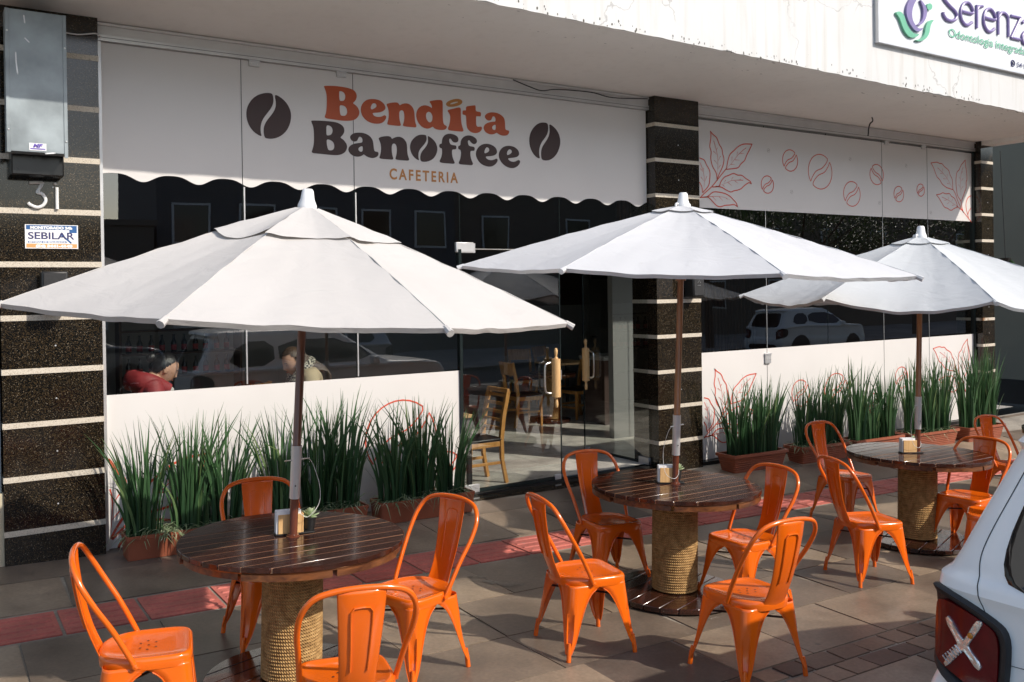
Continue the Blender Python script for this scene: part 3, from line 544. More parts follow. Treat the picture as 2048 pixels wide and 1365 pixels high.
LEAFB = [[9,[[12329,2945],[12203,3030],[12101,3101],[11970,3163],[11926,3178]]],[9,[[12115,3085],[12029,3174],[11957,3263],[11901,3360],[11837,3423]]],[9,[[12115,3085],[12073,3167],[12053,3250]]],[9,[[12247,3006],[12226,3064]]],[9,[[11837,3423],[11832,3497],[11819,3579],[11770,3634],[11728,3705],[11622,3752],[11566,3790],[11496,3793],[11426,3805],[11280,3785]]],[9,[[11280,3785],[11341,3723],[11381,3660],[11429,3590],[11498,3549],[11560,3491],[11658,3447],[11730,3434],[11837,3419]]],[9,[[12053,3250],[11959,3337],[11932,3436],[11920,3551],[11945,3677],[12012,3731],[12064,3801],[12177,3887]]],[9,[[12177,3887],[12183,3800],[12206,3717],[12216,3600],[12192,3549],[12190,3465],[12136,3379],[12068,3267]]],[9,[[11955,3163],[11928,3228],[11871,3292],[11799,3318],[11742,3356],[11656,3348],[11571,3359],[11500,3337],[11409,3323]]],[9,[[11409,3323],[11485,3267],[11540,3213],[11609,3150],[11695,3132],[11751,3110],[11809,3112],[11868,3139],[11955,3159]]],[9,[[12327,3349],[12239,3316],[12185,3230],[12191,3138],[12226,3060]]],[9,[[12323,3164],[12265,3116],[12231,3060]]],[5,[[11445,3725],[11578,3656],[11690,3580],[11774,3494],[11838,3427]]],[5,[[11514,3644],[11585,3644]]],[5,[[11590,3570],[11690,3572]]],[5,[[11688,3502],[11767,3502]]],[5,[[11572,3721],[11578,3664]]],[5,[[11691,3646],[11690,3580]]],[5,[[12115,3775],[12062,3675],[12040,3574],[12042,3458],[12047,3341]]],[5,[[12009,3622],[12038,3582]]],[5,[[11992,3505],[12035,3457]]],[5,[[12112,3603],[12049,3550]]],[5,[[12109,3486],[12049,3425]]],[5,[[12107,3711],[12069,3676]]],[5,[[11549,3296],[11712,3256],[11826,3216],[11955,3167]]],[5,[[11612,3248],[11697,3264]]],[5,[[11689,3202],[11740,3229]]],[5,[[11811,3182],[11898,3198]]],[5,[[11712,3302],[11726,3261]]],[5,[[11827,3282],[11797,3239]]]]
BEANS = [[8186,3618,145,137,0],[7753,3287,114,109,0],[8777,3509,240,229,0],[9433,3246,179,168,0],[9984,3540,153,141,1],[10489,3291,115,110,0],[11017,3373,94,89,0]]
MINI = [[7779,3718],[8205,3216],[9404,3718],[10670,3707],[10038,3149],[11260,3054]]
# ================================================================ cafe building
GY = 0.138
bld = thing("cafe_building", "cafe shopfront with black striped granite pillars, white vinyl on glass and a weathered white canopy", "building", (0, 0, 0))
for x0, x1 in ((-0.688, 0.0), (5.757, 6.44), (12.378, 12.705)):
    b = MB(); b.box(x0, x1, 0, 0.42, -0.5, 4.172, 0)
    for k in range(10):
        z = 0.255+0.4*k; b.box(x0-0.003, x1+0.003, -0.003, 0.423, z-0.021, z+0.021, 1)
    for k in range(9):   # screw caps
        for fx in (0.52,):
            b.lathe([(0.0, 0.0), (0.007, 0.0), (0.006, 0.003), (0, 0.004)][::-1], 8, (0, 0, 0), 2, Matrix.Translation((x0+(x1-x0)*fx, -0.001, 0.44+0.4*k)) @ Matrix.Rotation(R(90), 4, 'X'))
    b.build("granite_pillar", ['granite', 'stripe', 'alu'], bld)
# canopy: sloping soffit, lip, stained fascia
def tz(x): return -0.0137*(min(x, 12.7)-2.55)
random.seed(5)
cx_ = [-9+0.3*k for k in range(72)]+[12.4]
def cstrip(sec, xs_, mi, b):
    n_ = len(sec)
    b.add([(x, y, z+(tz(x) if tl else 0)) for x in xs_ for y, z, tl in sec], [(j*n_+k, j*n_+k+1, (j+1)*n_+k+1, (j+1)*n_+k) for j in range(len(xs_)-1) for k in range(n_-1)], mi)
b = MB(); cstrip([(8, 4.172, 0), (0.0, 4.173, 0), (-1.1, 4.305, 1), (-1.1, 4.29, 1), (-1.45, 4.326, 1)], cx_, 0, b)
b.add([(12.4, 8, 4.172), (12.4, 0, 4.173), (12.4, -1.1, 4.17), (12.4, -1.452, 4.192), (12.705, -1.452, 4.19), (12.705, -.5, 4.112), (12.705, 8, 4.09), (12.4, -.5, 4.115), (12.4, 0, 4.105), (12.4, 8, 4.1)], [(3, 4, 5, 7), (7, 5, 6, 9), (0, 1, 8, 9), (1, 2, 7, 8), (2, 3, 7)], 0)
b.box(-9, 12.7, -1.3, 8, 4.5, 4.6, 0)
b.build("soffit", 'soffit', bld)
b = MB(); fx_ = [-9+0.11*k for k in range(198)]
fx_ = [x for x in fx_ if x < 12.7]+[12.71]; eg = {x: random.uniform(-0.004, 0.004)+(random.uniform(0.004, 0.018) if random.random() < .1 else 0) for x in fx_}
v = []
for x in fx_:
    zb = 4.326+tz(x); v += [(x, -1.449, zb+0.004), (x, -1.455, zb+eg[x]), (x, -1.455, zb+0.11), (x, -1.455, 6.6), (x, -1.25, 6.6)]
b.add(v, [(j*5+k, j*5+k+1, (j+1)*5+k+1, (j+1)*5+k) for j in range(len(fx_)-1) for k in range(4)], 0)
b.add([(12.71, -1.455, 4.19), (12.71, -.5, 4.112), (12.71, 8, 4.09), (12.71, 8, 6.6), (12.71, -1.455, 6.6)], [(0, 1, 2, 3, 4)], 0)
b.box(-9, 12.7, -1.25, 8, 6.3, 6.58, 0)
fa = b.build("fascia", 'fascia', bld)
# flaked paint and mould along the canopy edge
b = MB(); b.fixn = False
for k in range(110):
    x = random.uniform(0.5, 12.5); y = random.choice((-1.12, -1.13, -1.3, -1.42))+random.uniform(-.02, .02); z = 4.29+(4.326-4.29)*(-1.1-y)/.35+tz(x)-0.002
    r_ = random.uniform(.004, .02)*(1 if x > 6 else .5); n_ = 7
    b.add([(x+r_*2.2*random.uniform(.5, 1)*math.cos(q*6.283/n_), y+r_*.5*random.uniform(.5, 1)*math.sin(q*6.283/n_), z) for q in range(n_)], [tuple(range(n_))], 0)
for k in range(150):
    x = random.choice((2.2, 3.1, 4.0, 4.9, 5.6, 6.3, 7.2, 8.4, 9.6, 11.2))+random.gauss(0, .25); z = 4.326+tz(x)+abs(random.gauss(0, .035))+.004; r_ = random.uniform(.003, .012); n_ = 7
    b.add([(x+r_*random.uniform(.5, 1)*math.cos(q*6.283/n_), -1.4565, z+r_*1.8*random.uniform(.5, 1)*math.sin(q*6.283/n_)) for q in range(n_)], [tuple(range(n_))], 0)
o = b.build("flaked_paint", 'flake', fa, smooth=0); o['kind'] = 'stuff'
# header profiles, side jambs
for x0, x1 in ((0.0, 5.757), (6.44, 12.378)):
    b = MB(); b.box(x0+0.002, x1-0.002, 0.1, 0.2, 4.075, 4.172, 0); b.box(x0+0.004, x1-0.004, 0.085, 0.19, 4.025, 4.073, 1); b.box(x0+0.006, x1-0.006, 0.078, 0.0995, 4.145, 4.165, 0)
    b.box(x0+0.006, x1-0.006, 0.0845, 0.0855, 4.048, 4.052, 2)
    b.build("header_profile", ['alupaint', 'alu', 'black'], bld)
b = MB(); b.box(3.262, 3.292, 0.11, 0.17, -0.03, 2.42, 0); b.build("door_jamb", 'blackedge', bld)
b = MB(); b.box(0.003, 0.036, 0.09, 0.18, -0.03, 4.02, 0); b.build("side_jamb", 'alu', bld)
for q in ((6.443, 6.46), (12.345, 12.375)):
    b = MB(); b.box(q[0], q[1], 0.1, 0.17, -0.15, 4.02, 0); b.build("side_jamb", 'blackedge', bld)
# sill
for q in ((0.0, 3.29, -0.3, -0.035), (6.44, 12.378, -0.5, -0.05)):
    b = MB(); b.box(q[0], q[1], 0.05, 0.3, q[2], q[3], 0); b.build("sill", 'black', bld)
b = MB(); b.box(3.29, 5.757, -0.03, 0.25, -0.3, -0.03, 0); b.box(3.29, 5.757, 0.1, 0.17, -0.03, -0.012, 1); b.build("threshold", ['granite', 'black'], bld)
def pane(x0, x1, z0, z1, seam=True, y=GY):
    b = MB(); b.add([(x0, y, z0), (x1, y, z0), (x1, y, z1), (x0, y, z1)], [(0, 1, 2, 3)], 0); b.fixn = False
    if seam: b.box(x1+0.0005, x1+0.0045, y-0.004, y+0.004, z0, z1, 1)
    return b.build("glass_pane", ['glass', 'blackedge'], bld, smooth=0)
for x0, x1 in ((0.037, 1.146), (1.151, 2.175), (2.18, 3.29)): pane(x0, x1, -0.03, 4.024)
pane(3.295, 4.51, 2.425, 4.024); pane(4.515, 5.75, 2.425, 4.024, False)
for x0, x1 in ((6.462, 7.703), (7.708, 8.9), (8.905, 10.1), (10.105, 11.18), (11.185, 12.344)): pane(x0, x1, -0.045, 4.024)
# pale glass-edge lines between the upper and lower vinyl
for x, w_ in ((1.158, .011), (2.187, .011), (7.712, .006), (10.108, .006), (11.188, .006)):
    b = MB(); b.box(x, x+w_, GY-0.0045, GY-0.001, 1.235, 2.93 if x < 3 else 2.95, 0); b.build("glass_joint", 'alu', bld, smooth=0)
# small top hinges of the tilting panes
def clip(x, z, w=0.09, h=0.05):
    b = MB(); b.box(x-w/2, x+w/2, GY-0.03, GY-0.008, z-h/2, z+h/2, 0); b.box(x-w/2-0.004, x+w/2+0.004, GY-0.036, GY-0.006, z+h/2-0.012, z+h/2+0.008, 0)
    for s in (-1, 1): b.lathe([(0.007, 0), (0.007, 0.003), (0, 0.003)], 8, (0, 0, 0), 1, Matrix.Translation((x+s*w*.28, GY-0.03, z-0.006)) @ Matrix.Rotation(R(90), 4, 'X'))
    b.build("pane_hinge", ['alu', 'steel'], bld, bevel=0.003)
for x, z in ((1.26, 4.0), (2.06, 4.0), (10.2, 3.995), (11.08, 3.995)): clip(x, z)
clip(7.706, 1.1, 0.1, 0.12)
# ---- vinyl
def vinyl(name, poly_or_box, label=None):
    b = MB(); b.fixn = False
    if len(poly_or_box) == 4 and not isinstance(poly_or_box[0], tuple):
        x0, x1, z0, z1 = poly_or_box; b.add([(x0, GY-0.006, z0), (x1, GY-0.006, z0), (x1, GY-0.006, z1), (x0, GY-0.006, z1)], [(0, 1, 2, 3)])
    else:
        top, pts = poly_or_box; n = len(pts)
        b.add([(x, GY-0.006, z) for x, z in pts]+[(x, GY-0.006, top) for x, z in pts], [(i, i+1, n+i+1, n+i) for i in range(n-1)])
    o = b.build(name, 'vinyl', bld, smooth=0)
    if label: o['label'] = label
    return o
wave = []
for i in range(0, 300):
    x = 0.042+i*(5.742-0.042)/299; ph = (x-1.438)/0.4387*2*math.pi
    z = 2.966+0.031*math.cos(ph)-0.006*math.cos(2*ph)
    if x < 0.3: z = min(z, 3.0)
    wave.append((x, z))
banner = vinyl("vinyl_banner", (4.022, wave), "white vinyl with wavy lower edge and the cafe name")
v2 = vinyl("vinyl_banner", (6.48, 12.342, 2.955, 4.0), "white vinyl strip with coffee leaves and bean outlines")
l1 = vinyl("vinyl_panel", (0.042, 3.292, -0.03, 1.222), "white vinyl panel behind the long planters")
l2 = vinyl("vinyl_panel", (6.482, 12.342, -0.045, 1.229), "white vinyl panel with red leaf outlines")
for x, par, z0_, z1_ in ((1.1485, banner, 2.9, 4.022), (2.1775, banner, 2.9, 4.022), (7.7055, l2, -0.04, 1.229), (10.1025, l2, -0.04, 1.229), (11.1825, l2, -0.04, 1.229), (10.1025, v2, 2.955, 4.0), (11.1825, v2, 2.955, 4.0)):
    b = MB(); b.box(x-0.0025, x+0.0025, GY-0.0085, GY-0.007, z0_, z1_, 0); b.build("glass_seam", 'blackedge', par, smooth=0)
LY = GY-0.0075
for nm, keys, mt in (("orange_lettering", ('B1', 'e1', 'n1', 'd1', 'i1', 't1', 'a1'), 'orangeink'), ("brown_lettering", ('B2', 'a2', 'n2', 'f1', 'f2', 'e2', 'e3', 'o2l', 'o2r'), 'brownink'), ("halo", ('halo',), 'goldink')):
    outline(nm, [p for k in keys for p in GLYPH[k]], LY, mt, banner)
outline("coffee_bean", GLYPH['beanL1']+GLYPH['beanL2'], LY, 'brownink', banner)
outline("coffee_bean", GLYPH['beanR1']+GLYPH['beanR2'], LY, 'brownink', banner)
ct = text("CAFETERIA", 0.142, 2.52, 3.075, LY, "caramel_lettering", 'goldink', banner, 0.9, 0.0035, 0.001, 1.36)
xsn = [v.co.x for v in ct.data.vertices]; zsn = [v.co.z for v in ct.data.vertices]
sx = (3.277-2.5365)/(max(xsn)-min(xsn)); x0_ = min(xsn)
for v in ct.data.vertices: v.co.x = 2.5365+(v.co.x-x0_)*sx
def strokes(name, data, dx, dz, s, parent, mt='lineink', clip=None, ox=0, oz=0, k=1.0):
    b = MB(); b.fixn = False
    for w, pts in data:
        p = [((x/1000-ox)*s+ox+dx, (z/1000-oz)*s+oz+dz) for x, z in pts]
        p = [(q.x, q.y) for q in spline([(a, c, 0) for a, c in p], 4)] if len(p) > 2 else p
        if clip: p = [q for q in p if clip(q)]
        if len(p) > 1: b.ribbon(p, w/1000*s*1.5*k, LY, 0, 0.001, w < 7)
    return b.build(name, mt, parent, smooth=0)
inB2 = lambda q: 6.485 < q[0] < 12.34
def bean_outline(b, cx, cz, w, h, flip, lw=0.012):
    s = -1 if flip else 1
    for hs in (1, -1):
        p = [(math.cos(R(52)+R(165)*i/14), math.sin(R(52)+R(165)*i/14)) for i in range(15)]
        sp = spline([(p[-1][0], p[-1][1], 0), (-.67, -.34, 0), (-.35, .01, 0), (.13, .2, 0), (.415, .425, 0), (.6, .65, 0), (p[0][0], p[0][1], 0)], 4)
        q = p+[(v.x, v.y) for v in sp[1:]]
        b.ribbon([(cx+s*hs*w*x, cz+hs*h*z) for x, z in q], lw, LY, 0, 0.001)
strokes("leaf_drawing", LEAFA, 0, 0, 1, v2, clip=inB2); strokes("leaf_drawing", LEAFB, 0, 0, 1, v2, clip=inB2)
for cx, cz, w, h, fl in BEANS:
    b = MB(); b.fixn = False; bean_outline(b, cx/1000, cz/1000, w/1000, h/1000, fl); b.build("bean_outline", 'lineink', v2, smooth=0)
for cx, cz in MINI:
    b = MB(); b.fixn = False; bean_outline(b, cx/1000, cz/1000, 0.024, 0.024, 0, 0.003); b.build("small_bean_mark", 'faintink', v2, smooth=0)
# lower panels repeat the drawings
strokes("leaf_drawing", LEAFA, 0.02, -2.85, 1, l2, clip=inB2)
strokes("leaf_drawing", LEAFB, 0.0, -2.73, 1, l2, clip=lambda q: inB2(q) and q[1] > -0.04)
for cx, cz, w, h in ((8.33, 0.62, 0.17, 0.17), (9.05, 0.6, 0.24, 0.23), (10.5, 0.68, 0.15, 0.15), (9.85, 0.36, 0.15, 0.14), (11.0, 0.5, .1, .1)):
    b = MB(); b.fixn = False; bean_outline(b, cx, cz, w, h, 0); b.build("bean_outline", 'lineink', l2, smooth=0)
strokes("leaf_drawing", LEAFA, -6.78, -3.04, 1.28, l1, clip=lambda q: 0.05 < q[0] < 3.28 and -0.02 < q[1] < 1.2, ox=7.0, oz=4.0, k=1.15)
for q in ((2.62, 0.62, 0.37, 0.36), (3.09, 0.24, 0.2, 0.2)):
    b = MB(); b.fixn = False; bean_outline(b, *q, 0, 0.014); b.build("bean_outline", 'lineink', l1, smooth=0)
# ---- entrance doors
def rolling_pin(side):
    b = MB(); prof = [(0.0, -0.315), (0.012, -0.31), (0.019, -0.285), (0.017, -0.255), (0.011, -0.225), (0.02, -0.212), (0.02, -0.2), (0.046, -0.2), (0.046, 0.2), (0.02, 0.2), (0.02, 0.212), (0.011, 0.225), (0.017, 0.255), (0.02, 0.285), (0.012, 0.31), (0, 0.315)]
    b.lathe(prof, 20); return b
def leaf(x_h, w, rot, label, pin_at, pside):
    b = MB(); b.fixn = False
    b.add([(0, 0, 0.0), (w, 0, 0.0), (w, 0, 2.41), (0, 0, 2.41)], [(0, 1, 2, 3)], 0)
    s = 1 if w > 0 else -1
    b.box(min(w, w-s*0.012), max(w, w-s*0.012), -0.006, 0.006, 0, 2.41, 1)
    b.box(min(0, w), max(0, w), -0.008, 0.008, -0.008, 0.03, 1)
    d = b.build("glass_door", ['glass', 'blackedge'], bld, smooth=0); d.location = (x_h, GY, 0); d.rotation_euler[2] = rot; d['label'] = label
    for z0, z1, x0, x1 in ((-0.005, 0.075, 0.0, 0.17), (2.385, 2.48, -0.04, 0.16)):
        q = MB(); q.box(min(s*x0, s*x1), max(s*x0, s*x1), -0.016, 0.016, z0, z1, 0)
        for k in (0.25, 0.75): q.lathe([(0.008, 0), (0.008, 0.003), (0, 0.003)], 8, (0, 0, 0), 1, Matrix.Translation((s*(x0+(x1-x0)*k), -0.016, (z0+z1)/2)) @ Matrix.Rotation(R(90), 4, 'X'))
        q.build("hinge_plate", ['alu', 'steel'], d, bevel=0.006)
    q = MB(); q.box(w-s*0.055-0.028, w-s*0.055+0.055, -0.018, 0.018, 1.05, 1.15, 0); q.box(w-s*0.055-0.012, w-s*0.055+0.02, -0.02, -0.017, 1.08, 1.12, 1); q.build("lock", ['steel', 'alu'], d, bevel=0.008)
    q = MB(); q.box(w-s*0.1, w-s*0.02, -0.013, 0.013, -0.006, 0.05, 0); q.build("floor_lock", 'alu', d, bevel=0.004)
    p = rolling_pin(0).build("rolling_pin", 'bamboo', d); p.location = (pin_at, pside*0.075, 1.08); p['label'] = "wooden rolling pin used as a pull"
    q = MB(); yy = pside*0.055; q.tube(spline([(pin_at, pside*0.06, 1.24), (pin_at+0.02, pside*0.05, 1.245), (pin_at-s*0.09, pside*0.05, 1.235), (pin_at-s*0.125, pside*0.05, 1.19), (pin_at-s*0.125, pside*0.05, 0.97), (pin_at-s*0.09, pside*0.05, 0.925), (pin_at, pside*0.06, 0.92)], 6), 0.011, 10)
    q.build("handle", 'steel', d)
    return d
leaf(3.3, 1.205, 0.0, "closed glass door leaf with a rolling pin pull", 1.09, -1)
leaf(5.735, -1.205, R(-90), "open glass door leaf swung inwards with a rolling pin pull", -1.06, -1)
b = MB(); b.box(3.24, 3.44, GY-0.02, GY+0.02, 2.39, 2.49, 0); b.box(3.44, 5.74, GY-0.012, GY+0.012, 2.418, 2.43, 1)
b.build("door_head_patch", ['alu', 'steel'], bld, bevel=0.006)
# ---- inside
b = MB(); nx = 0
b.fixn = False
for i in range(26):
    for j in range(14):
        x0, y0, s, g = -0.7+i*0.55, 0.2+j*0.55, 0.55, 0.003
        b.add([(x0+g, y0+g, 0), (x0+s-g, y0+g, 0), (x0+s-g, y0+s-g, 0), (x0+g, y0+s-g, 0)], [(0, 1, 2, 3)], 0, random.random())
b.add([(-0.7, 0.2, -0.004), (13.6, 0.2, -0.004), (13.6, 7.9, -0.004), (-0.7, 7.9, -0.004)], [(0, 1, 2, 3)], 1)
b.build("interior_floor", ['tile', 'greydoor'], bld, smooth=0)
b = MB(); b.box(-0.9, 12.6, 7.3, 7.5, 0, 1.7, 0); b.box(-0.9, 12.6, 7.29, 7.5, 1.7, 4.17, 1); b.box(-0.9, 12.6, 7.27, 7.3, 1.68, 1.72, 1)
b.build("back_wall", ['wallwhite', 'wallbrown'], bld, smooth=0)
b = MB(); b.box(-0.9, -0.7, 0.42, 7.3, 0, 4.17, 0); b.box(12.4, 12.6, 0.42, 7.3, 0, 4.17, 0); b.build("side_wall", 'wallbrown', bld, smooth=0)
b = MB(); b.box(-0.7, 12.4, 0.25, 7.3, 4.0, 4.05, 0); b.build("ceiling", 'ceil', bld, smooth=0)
b = MB(); b.box(10.3, 11.3, 7.2, 7.268, 0, 2.5, 0); b.box(10.38, 11.22, 7.17, 7.2, 0.02, 2.42, 1); b.box(10.45, 11.12, 7.16, 7.17, 2.2, 2.36, 2); b.box(10.44, 10.54, 7.12, 7.17, 1.0, 1.03, 2)
b.build("interior_door", ['wallwhite', 'greydoor', 'black'], bld, bevel=0.004)
b = MB()
for i in range(40): b.box(8.9+i*0.085, 8.945+i*0.085, 4.4, 4.46, 0.0, 4.0, 0)
b.box(8.9, 12.3, 4.46, 4.5, 0, 4.0, 1); b.build("slat_wall", ['wallbrown', 'black'], bld, smooth=0)
b = MB(); b.box(6.55, 7.2, 1.75, 1.85, 0, 2.3, 0); b.build("partition", 'wallwhite', bld, smooth=0)
# ---- neighbours and the wall beyond
b = MB(); b.box(-8.5, -0.69, 0.02, 0.4, -0.3, 0.56, 0); w_ = b
b.box(-8.5, -0.70, 0.06, 0.3, 0.56, 4.17, 1)
o = b.build("neighbouring_wall", ['beige', 'lampmetal'], None, smooth=0); tag(o, "low beige wall with grey metal above beside the left pillar", "wall")
b = MB(); b.box(18.5, 26, -1.0, 12, -0.6, 7.5, 0); b.box(18.46, 18.5, -1.0, 12, -0.6, -0.08, 1)
o = b.build("neighbouring_house", ['greywall', 'black'], None, smooth=0); tag(o, "plain olive grey rendered building beyond the last pillar", "building")
# ================================================================ things on the facade
t = thing("wall_lamp_box", "tall grey sheet metal lamp box high on the left pillar", "wall lamp", (-0.43, 0, 0.0))
b = MB(); b.box(-0.225, 0.165, -0.34, -0.2, 3.05, 4.06, 0); b.box(-0.226, -0.2, -0.345, -0.338, 3.04, 4.06, 0); b.box(0.142, 0.167, -0.345, -0.338, 3.02, 4.06, 0)
for x, z in ((-0.213, 3.9), (0.155, 3.82), (-0.213, 3.2), (0.155, 3.14)): b.lathe([(0.008, 0), (0.007, 0.004), (0, 0.005)], 8, (0, 0, 0), 1, Matrix.Translation((x, -0.345, z)) @ Matrix.Rotation(R(90), 4, 'X'))
b.build("cover", ['lampmetal', 'steel'], t, bevel=0.003)
b = MB(); b.box(-0.19, 0.155, -0.198, -0.003, 2.9, 4.05, 0); b.build("lower_housing", 'gloss', t, bevel=0.01)
for p in ([(-0.16, 3.75), (-0.158, 3.68), (-0.15, 3.6)], [(-0.1, 3.86), (-0.075, 3.835)], [(-0.105, 4.02), (-0.1, 3.97)], [(0.02, 3.045), (0.08, 3.052)]): b = MB(); b.ribbon(p, 0.009, -0.3405, 0, 0.0005); b.build("scratch", 'paper', t, smooth=0)
b = MB(); b.box(-0.085, 0.025, -0.3425, -0.3402, 3.062, 3.115, 0); s_ = b.build("maker_label", 'stkwhite', t, smooth=0)
text("MF", 0.036, -0.062, 3.084, -0.3435, "label_lettering", 'violet', s_, 1.2, 0.002, 0.0004, 1.0, 'LEFT', 0.3)
b = MB(); b.box(-0.078, 0.018, -0.3432, -0.3426, 3.07, 3.078, 0); b.build("label_rule", 'violet', s_, smooth=0)
t = thing("house_number", "pale metal house number 31 on the left granite pillar", "house number", (-0.4, -0.004, 2.68))
b = MB()
b.tube(spline([(-0.09, 0, 0.185), (-0.05, 0, 0.19), (0.0, 0, 0.19)], 3)+spline([(0.0, 0, 0.19), (-0.035, 0, 0.12), (-0.028, 0, 0.112), (0.0, 0, 0.1), (0.018, 0, 0.06), (0.0, 0, 0.02), (-0.04, 0, 0.003), (-0.085, 0, 0.02), (-0.1, 0, 0.035)], 6), 0.0125, 8, 0, False)
b.build("digit", 'num', t, loc=(0, -0.012, 0))
b = MB(); b.tube([(0, 0, 0), (0, 0, 0.165)], 0.0125, 8); b.lathe([(0, -0.012), (0.011, -0.006), (0.011, 0.006), (0, 0.012)], 10, (-0.013, 0, 0.192)); b.build("digit", 'num', t, loc=(0.095, -0.012, -0.006))
t = thing("security_sticker", "blue white and orange alarm company sticker on the left pillar", "sticker", (-0.343, -0.004, 2.465))
b = MB(); b.box(-0.18, 0.18, -0.002, 0, -0.09, 0.09, 0); b.box(-0.172, 0.172, -0.0026, -0.002, 0.052, 0.085, 1); b.box(0.12, 0.172, -0.0025, -0.002, 0.03, 0.052, 1); b.box(-0.172, 0.172, -0.0026, -0.002, -0.084, -0.054, 2); b.box(-0.16, 0.1, -0.0026, -0.002, -0.048, -0.034, 1)
b.ribbon([(0.06, 0.02), (0.13, -0.045)], 0.012, -0.002, 1, 0.0008)
b.build("backing", ['stkwhite', 'blue', 'stkorange'], t, smooth=0)
def fit_text(s, x0, x1, z, h, y, mt, parent, bold=0.0, shear=0.0):
    o = text(s, h/0.72, 0, z, y, "lettering", mt, parent, 1, bold, 0.0004, 1.0, 'LEFT', shear)
    a = [v.co.x for v in o.data.vertices]; lo, hi = min(a), max(a)
    for v in o.data.vertices: v.co.x = x0+(v.co.x-lo)*(x1-x0)/(hi-lo)
    return o
fit_text("MONITORADO 24h", -0.145, 0.14, 0.058, 0.019, -0.0032, 'stkwhite', t, 0.002)
fit_text("SEBILAR", -0.16, 0.155, -0.018, 0.052, -0.0028, 'navy', t, 0.0012)
fit_text("SISTEMAS DE SEGURANÇA", -0.155, 0.095, -0.0455, 0.009, -0.0032, 'stkwhite', t, 0.0006)
fit_text("(54) 3441-4140", -0.11, 0.14, -0.079, 0.018, -0.0032, 'stkwhite', t, 0.002)
def speaker(x, z, label):
    t = thing("wall_speaker", label, "loudspeaker", (x, 0, z), 0, "black speakers on the pillars")
    b = MB(); b.box(-0.09, 0.09, -0.17, -0.03, -0.16, 0.14, 0); b.build("cabinet", 'black', t, bevel=0.012)
    b = MB(); b.box(-0.075, 0.075, -0.178, -0.171, -0.145, 0.125, 0); b.build("grille", 'trim', t, bevel=0.003)
    b = MB(); b.box(-0.03, 0.03, -0.03, -0.003, -0.08, 0.08, 0); b.build("bracket", 'black', t)
    b = MB(); b.ribbon([(-0.02, 0.0), (0, 0.03), (0.02, 0.0)], 0.003, -0.179, 0, 0.0005); b.box(-0.025, 0.025, -0.1795, -0.178, -0.03, -0.026, 0); b.build("badge", 'steel', t, smooth=0)
speaker(-0.345, 2.06, "black wall speaker on the left pillar half behind the cream umbrella")
speaker(6.24, 2.06, "black wall speaker on the middle pillar behind the wooden umbrella pole")
# dentist sign on the fascia
t = thing("dentist_sign", "white dental clinic sign with purple and green lettering on the fascia", "sign", (0, -1.457, 0))
SX, SZ = 7.715, 4.7
b = MB(); b.box(SX, SX+3.9, -0.05, -0.001, SZ, SZ+1.25, 0); b.build("panel", 'signwhite', t, bevel=0.004)
b = MB(); b.box(SX-0.02, SX, -0.055, 0, SZ-0.018, SZ+1.27, 0); b.box(SX, SX+3.92, -0.055, 0, SZ-0.018, SZ, 0); b.box(SX+3.9, SX+3.92, -0.055, 0, SZ, SZ+1.27, 0); b.box(SX, SX+3.9, -0.055, 0, SZ+1.25, SZ+1.27, 0); b.build("frame", 'alu', t)
SIGN_T = t
# loose cables under the soffit
def cable(pts, r, label, name="cable", mt='black'):
    b = MB(); b.tube(spline(pts, 6), r, 6); o = b.build(name, mt, None); return tag(o, label, "cable")
cable([(-0.3, -0.012, 4.03), (-0.15, -0.012, 4.02), (-0.02, -0.012, 4.045), (0.03, 0.07, 4.05)], 0.006, "pale cable at the top corner of the left pillar", mt='alupaint')
cable([(3.9, 0.06, 4.15), (4.1, 0.055, 4.1), (4.25, 0.05, 4.075), (4.45, 0.055, 4.11), (4.9, 0.06, 4.13), (5.2, 0.05, 4.1), (5.7, 0.05, 4.14)], 0.006, "thin dark cable sagging under the soffit above the cafe name")
cable([(9.2, -0.35, 4.21), (9.21, -0.36, 4.14), (9.17, -0.35, 4.1), (9.14, -0.35, 4.04), (9.13, -0.35, 3.97), (9.11, -0.36, 3.94)], 0.009, "short dark wire hanging from the soffit above the bean outlines")

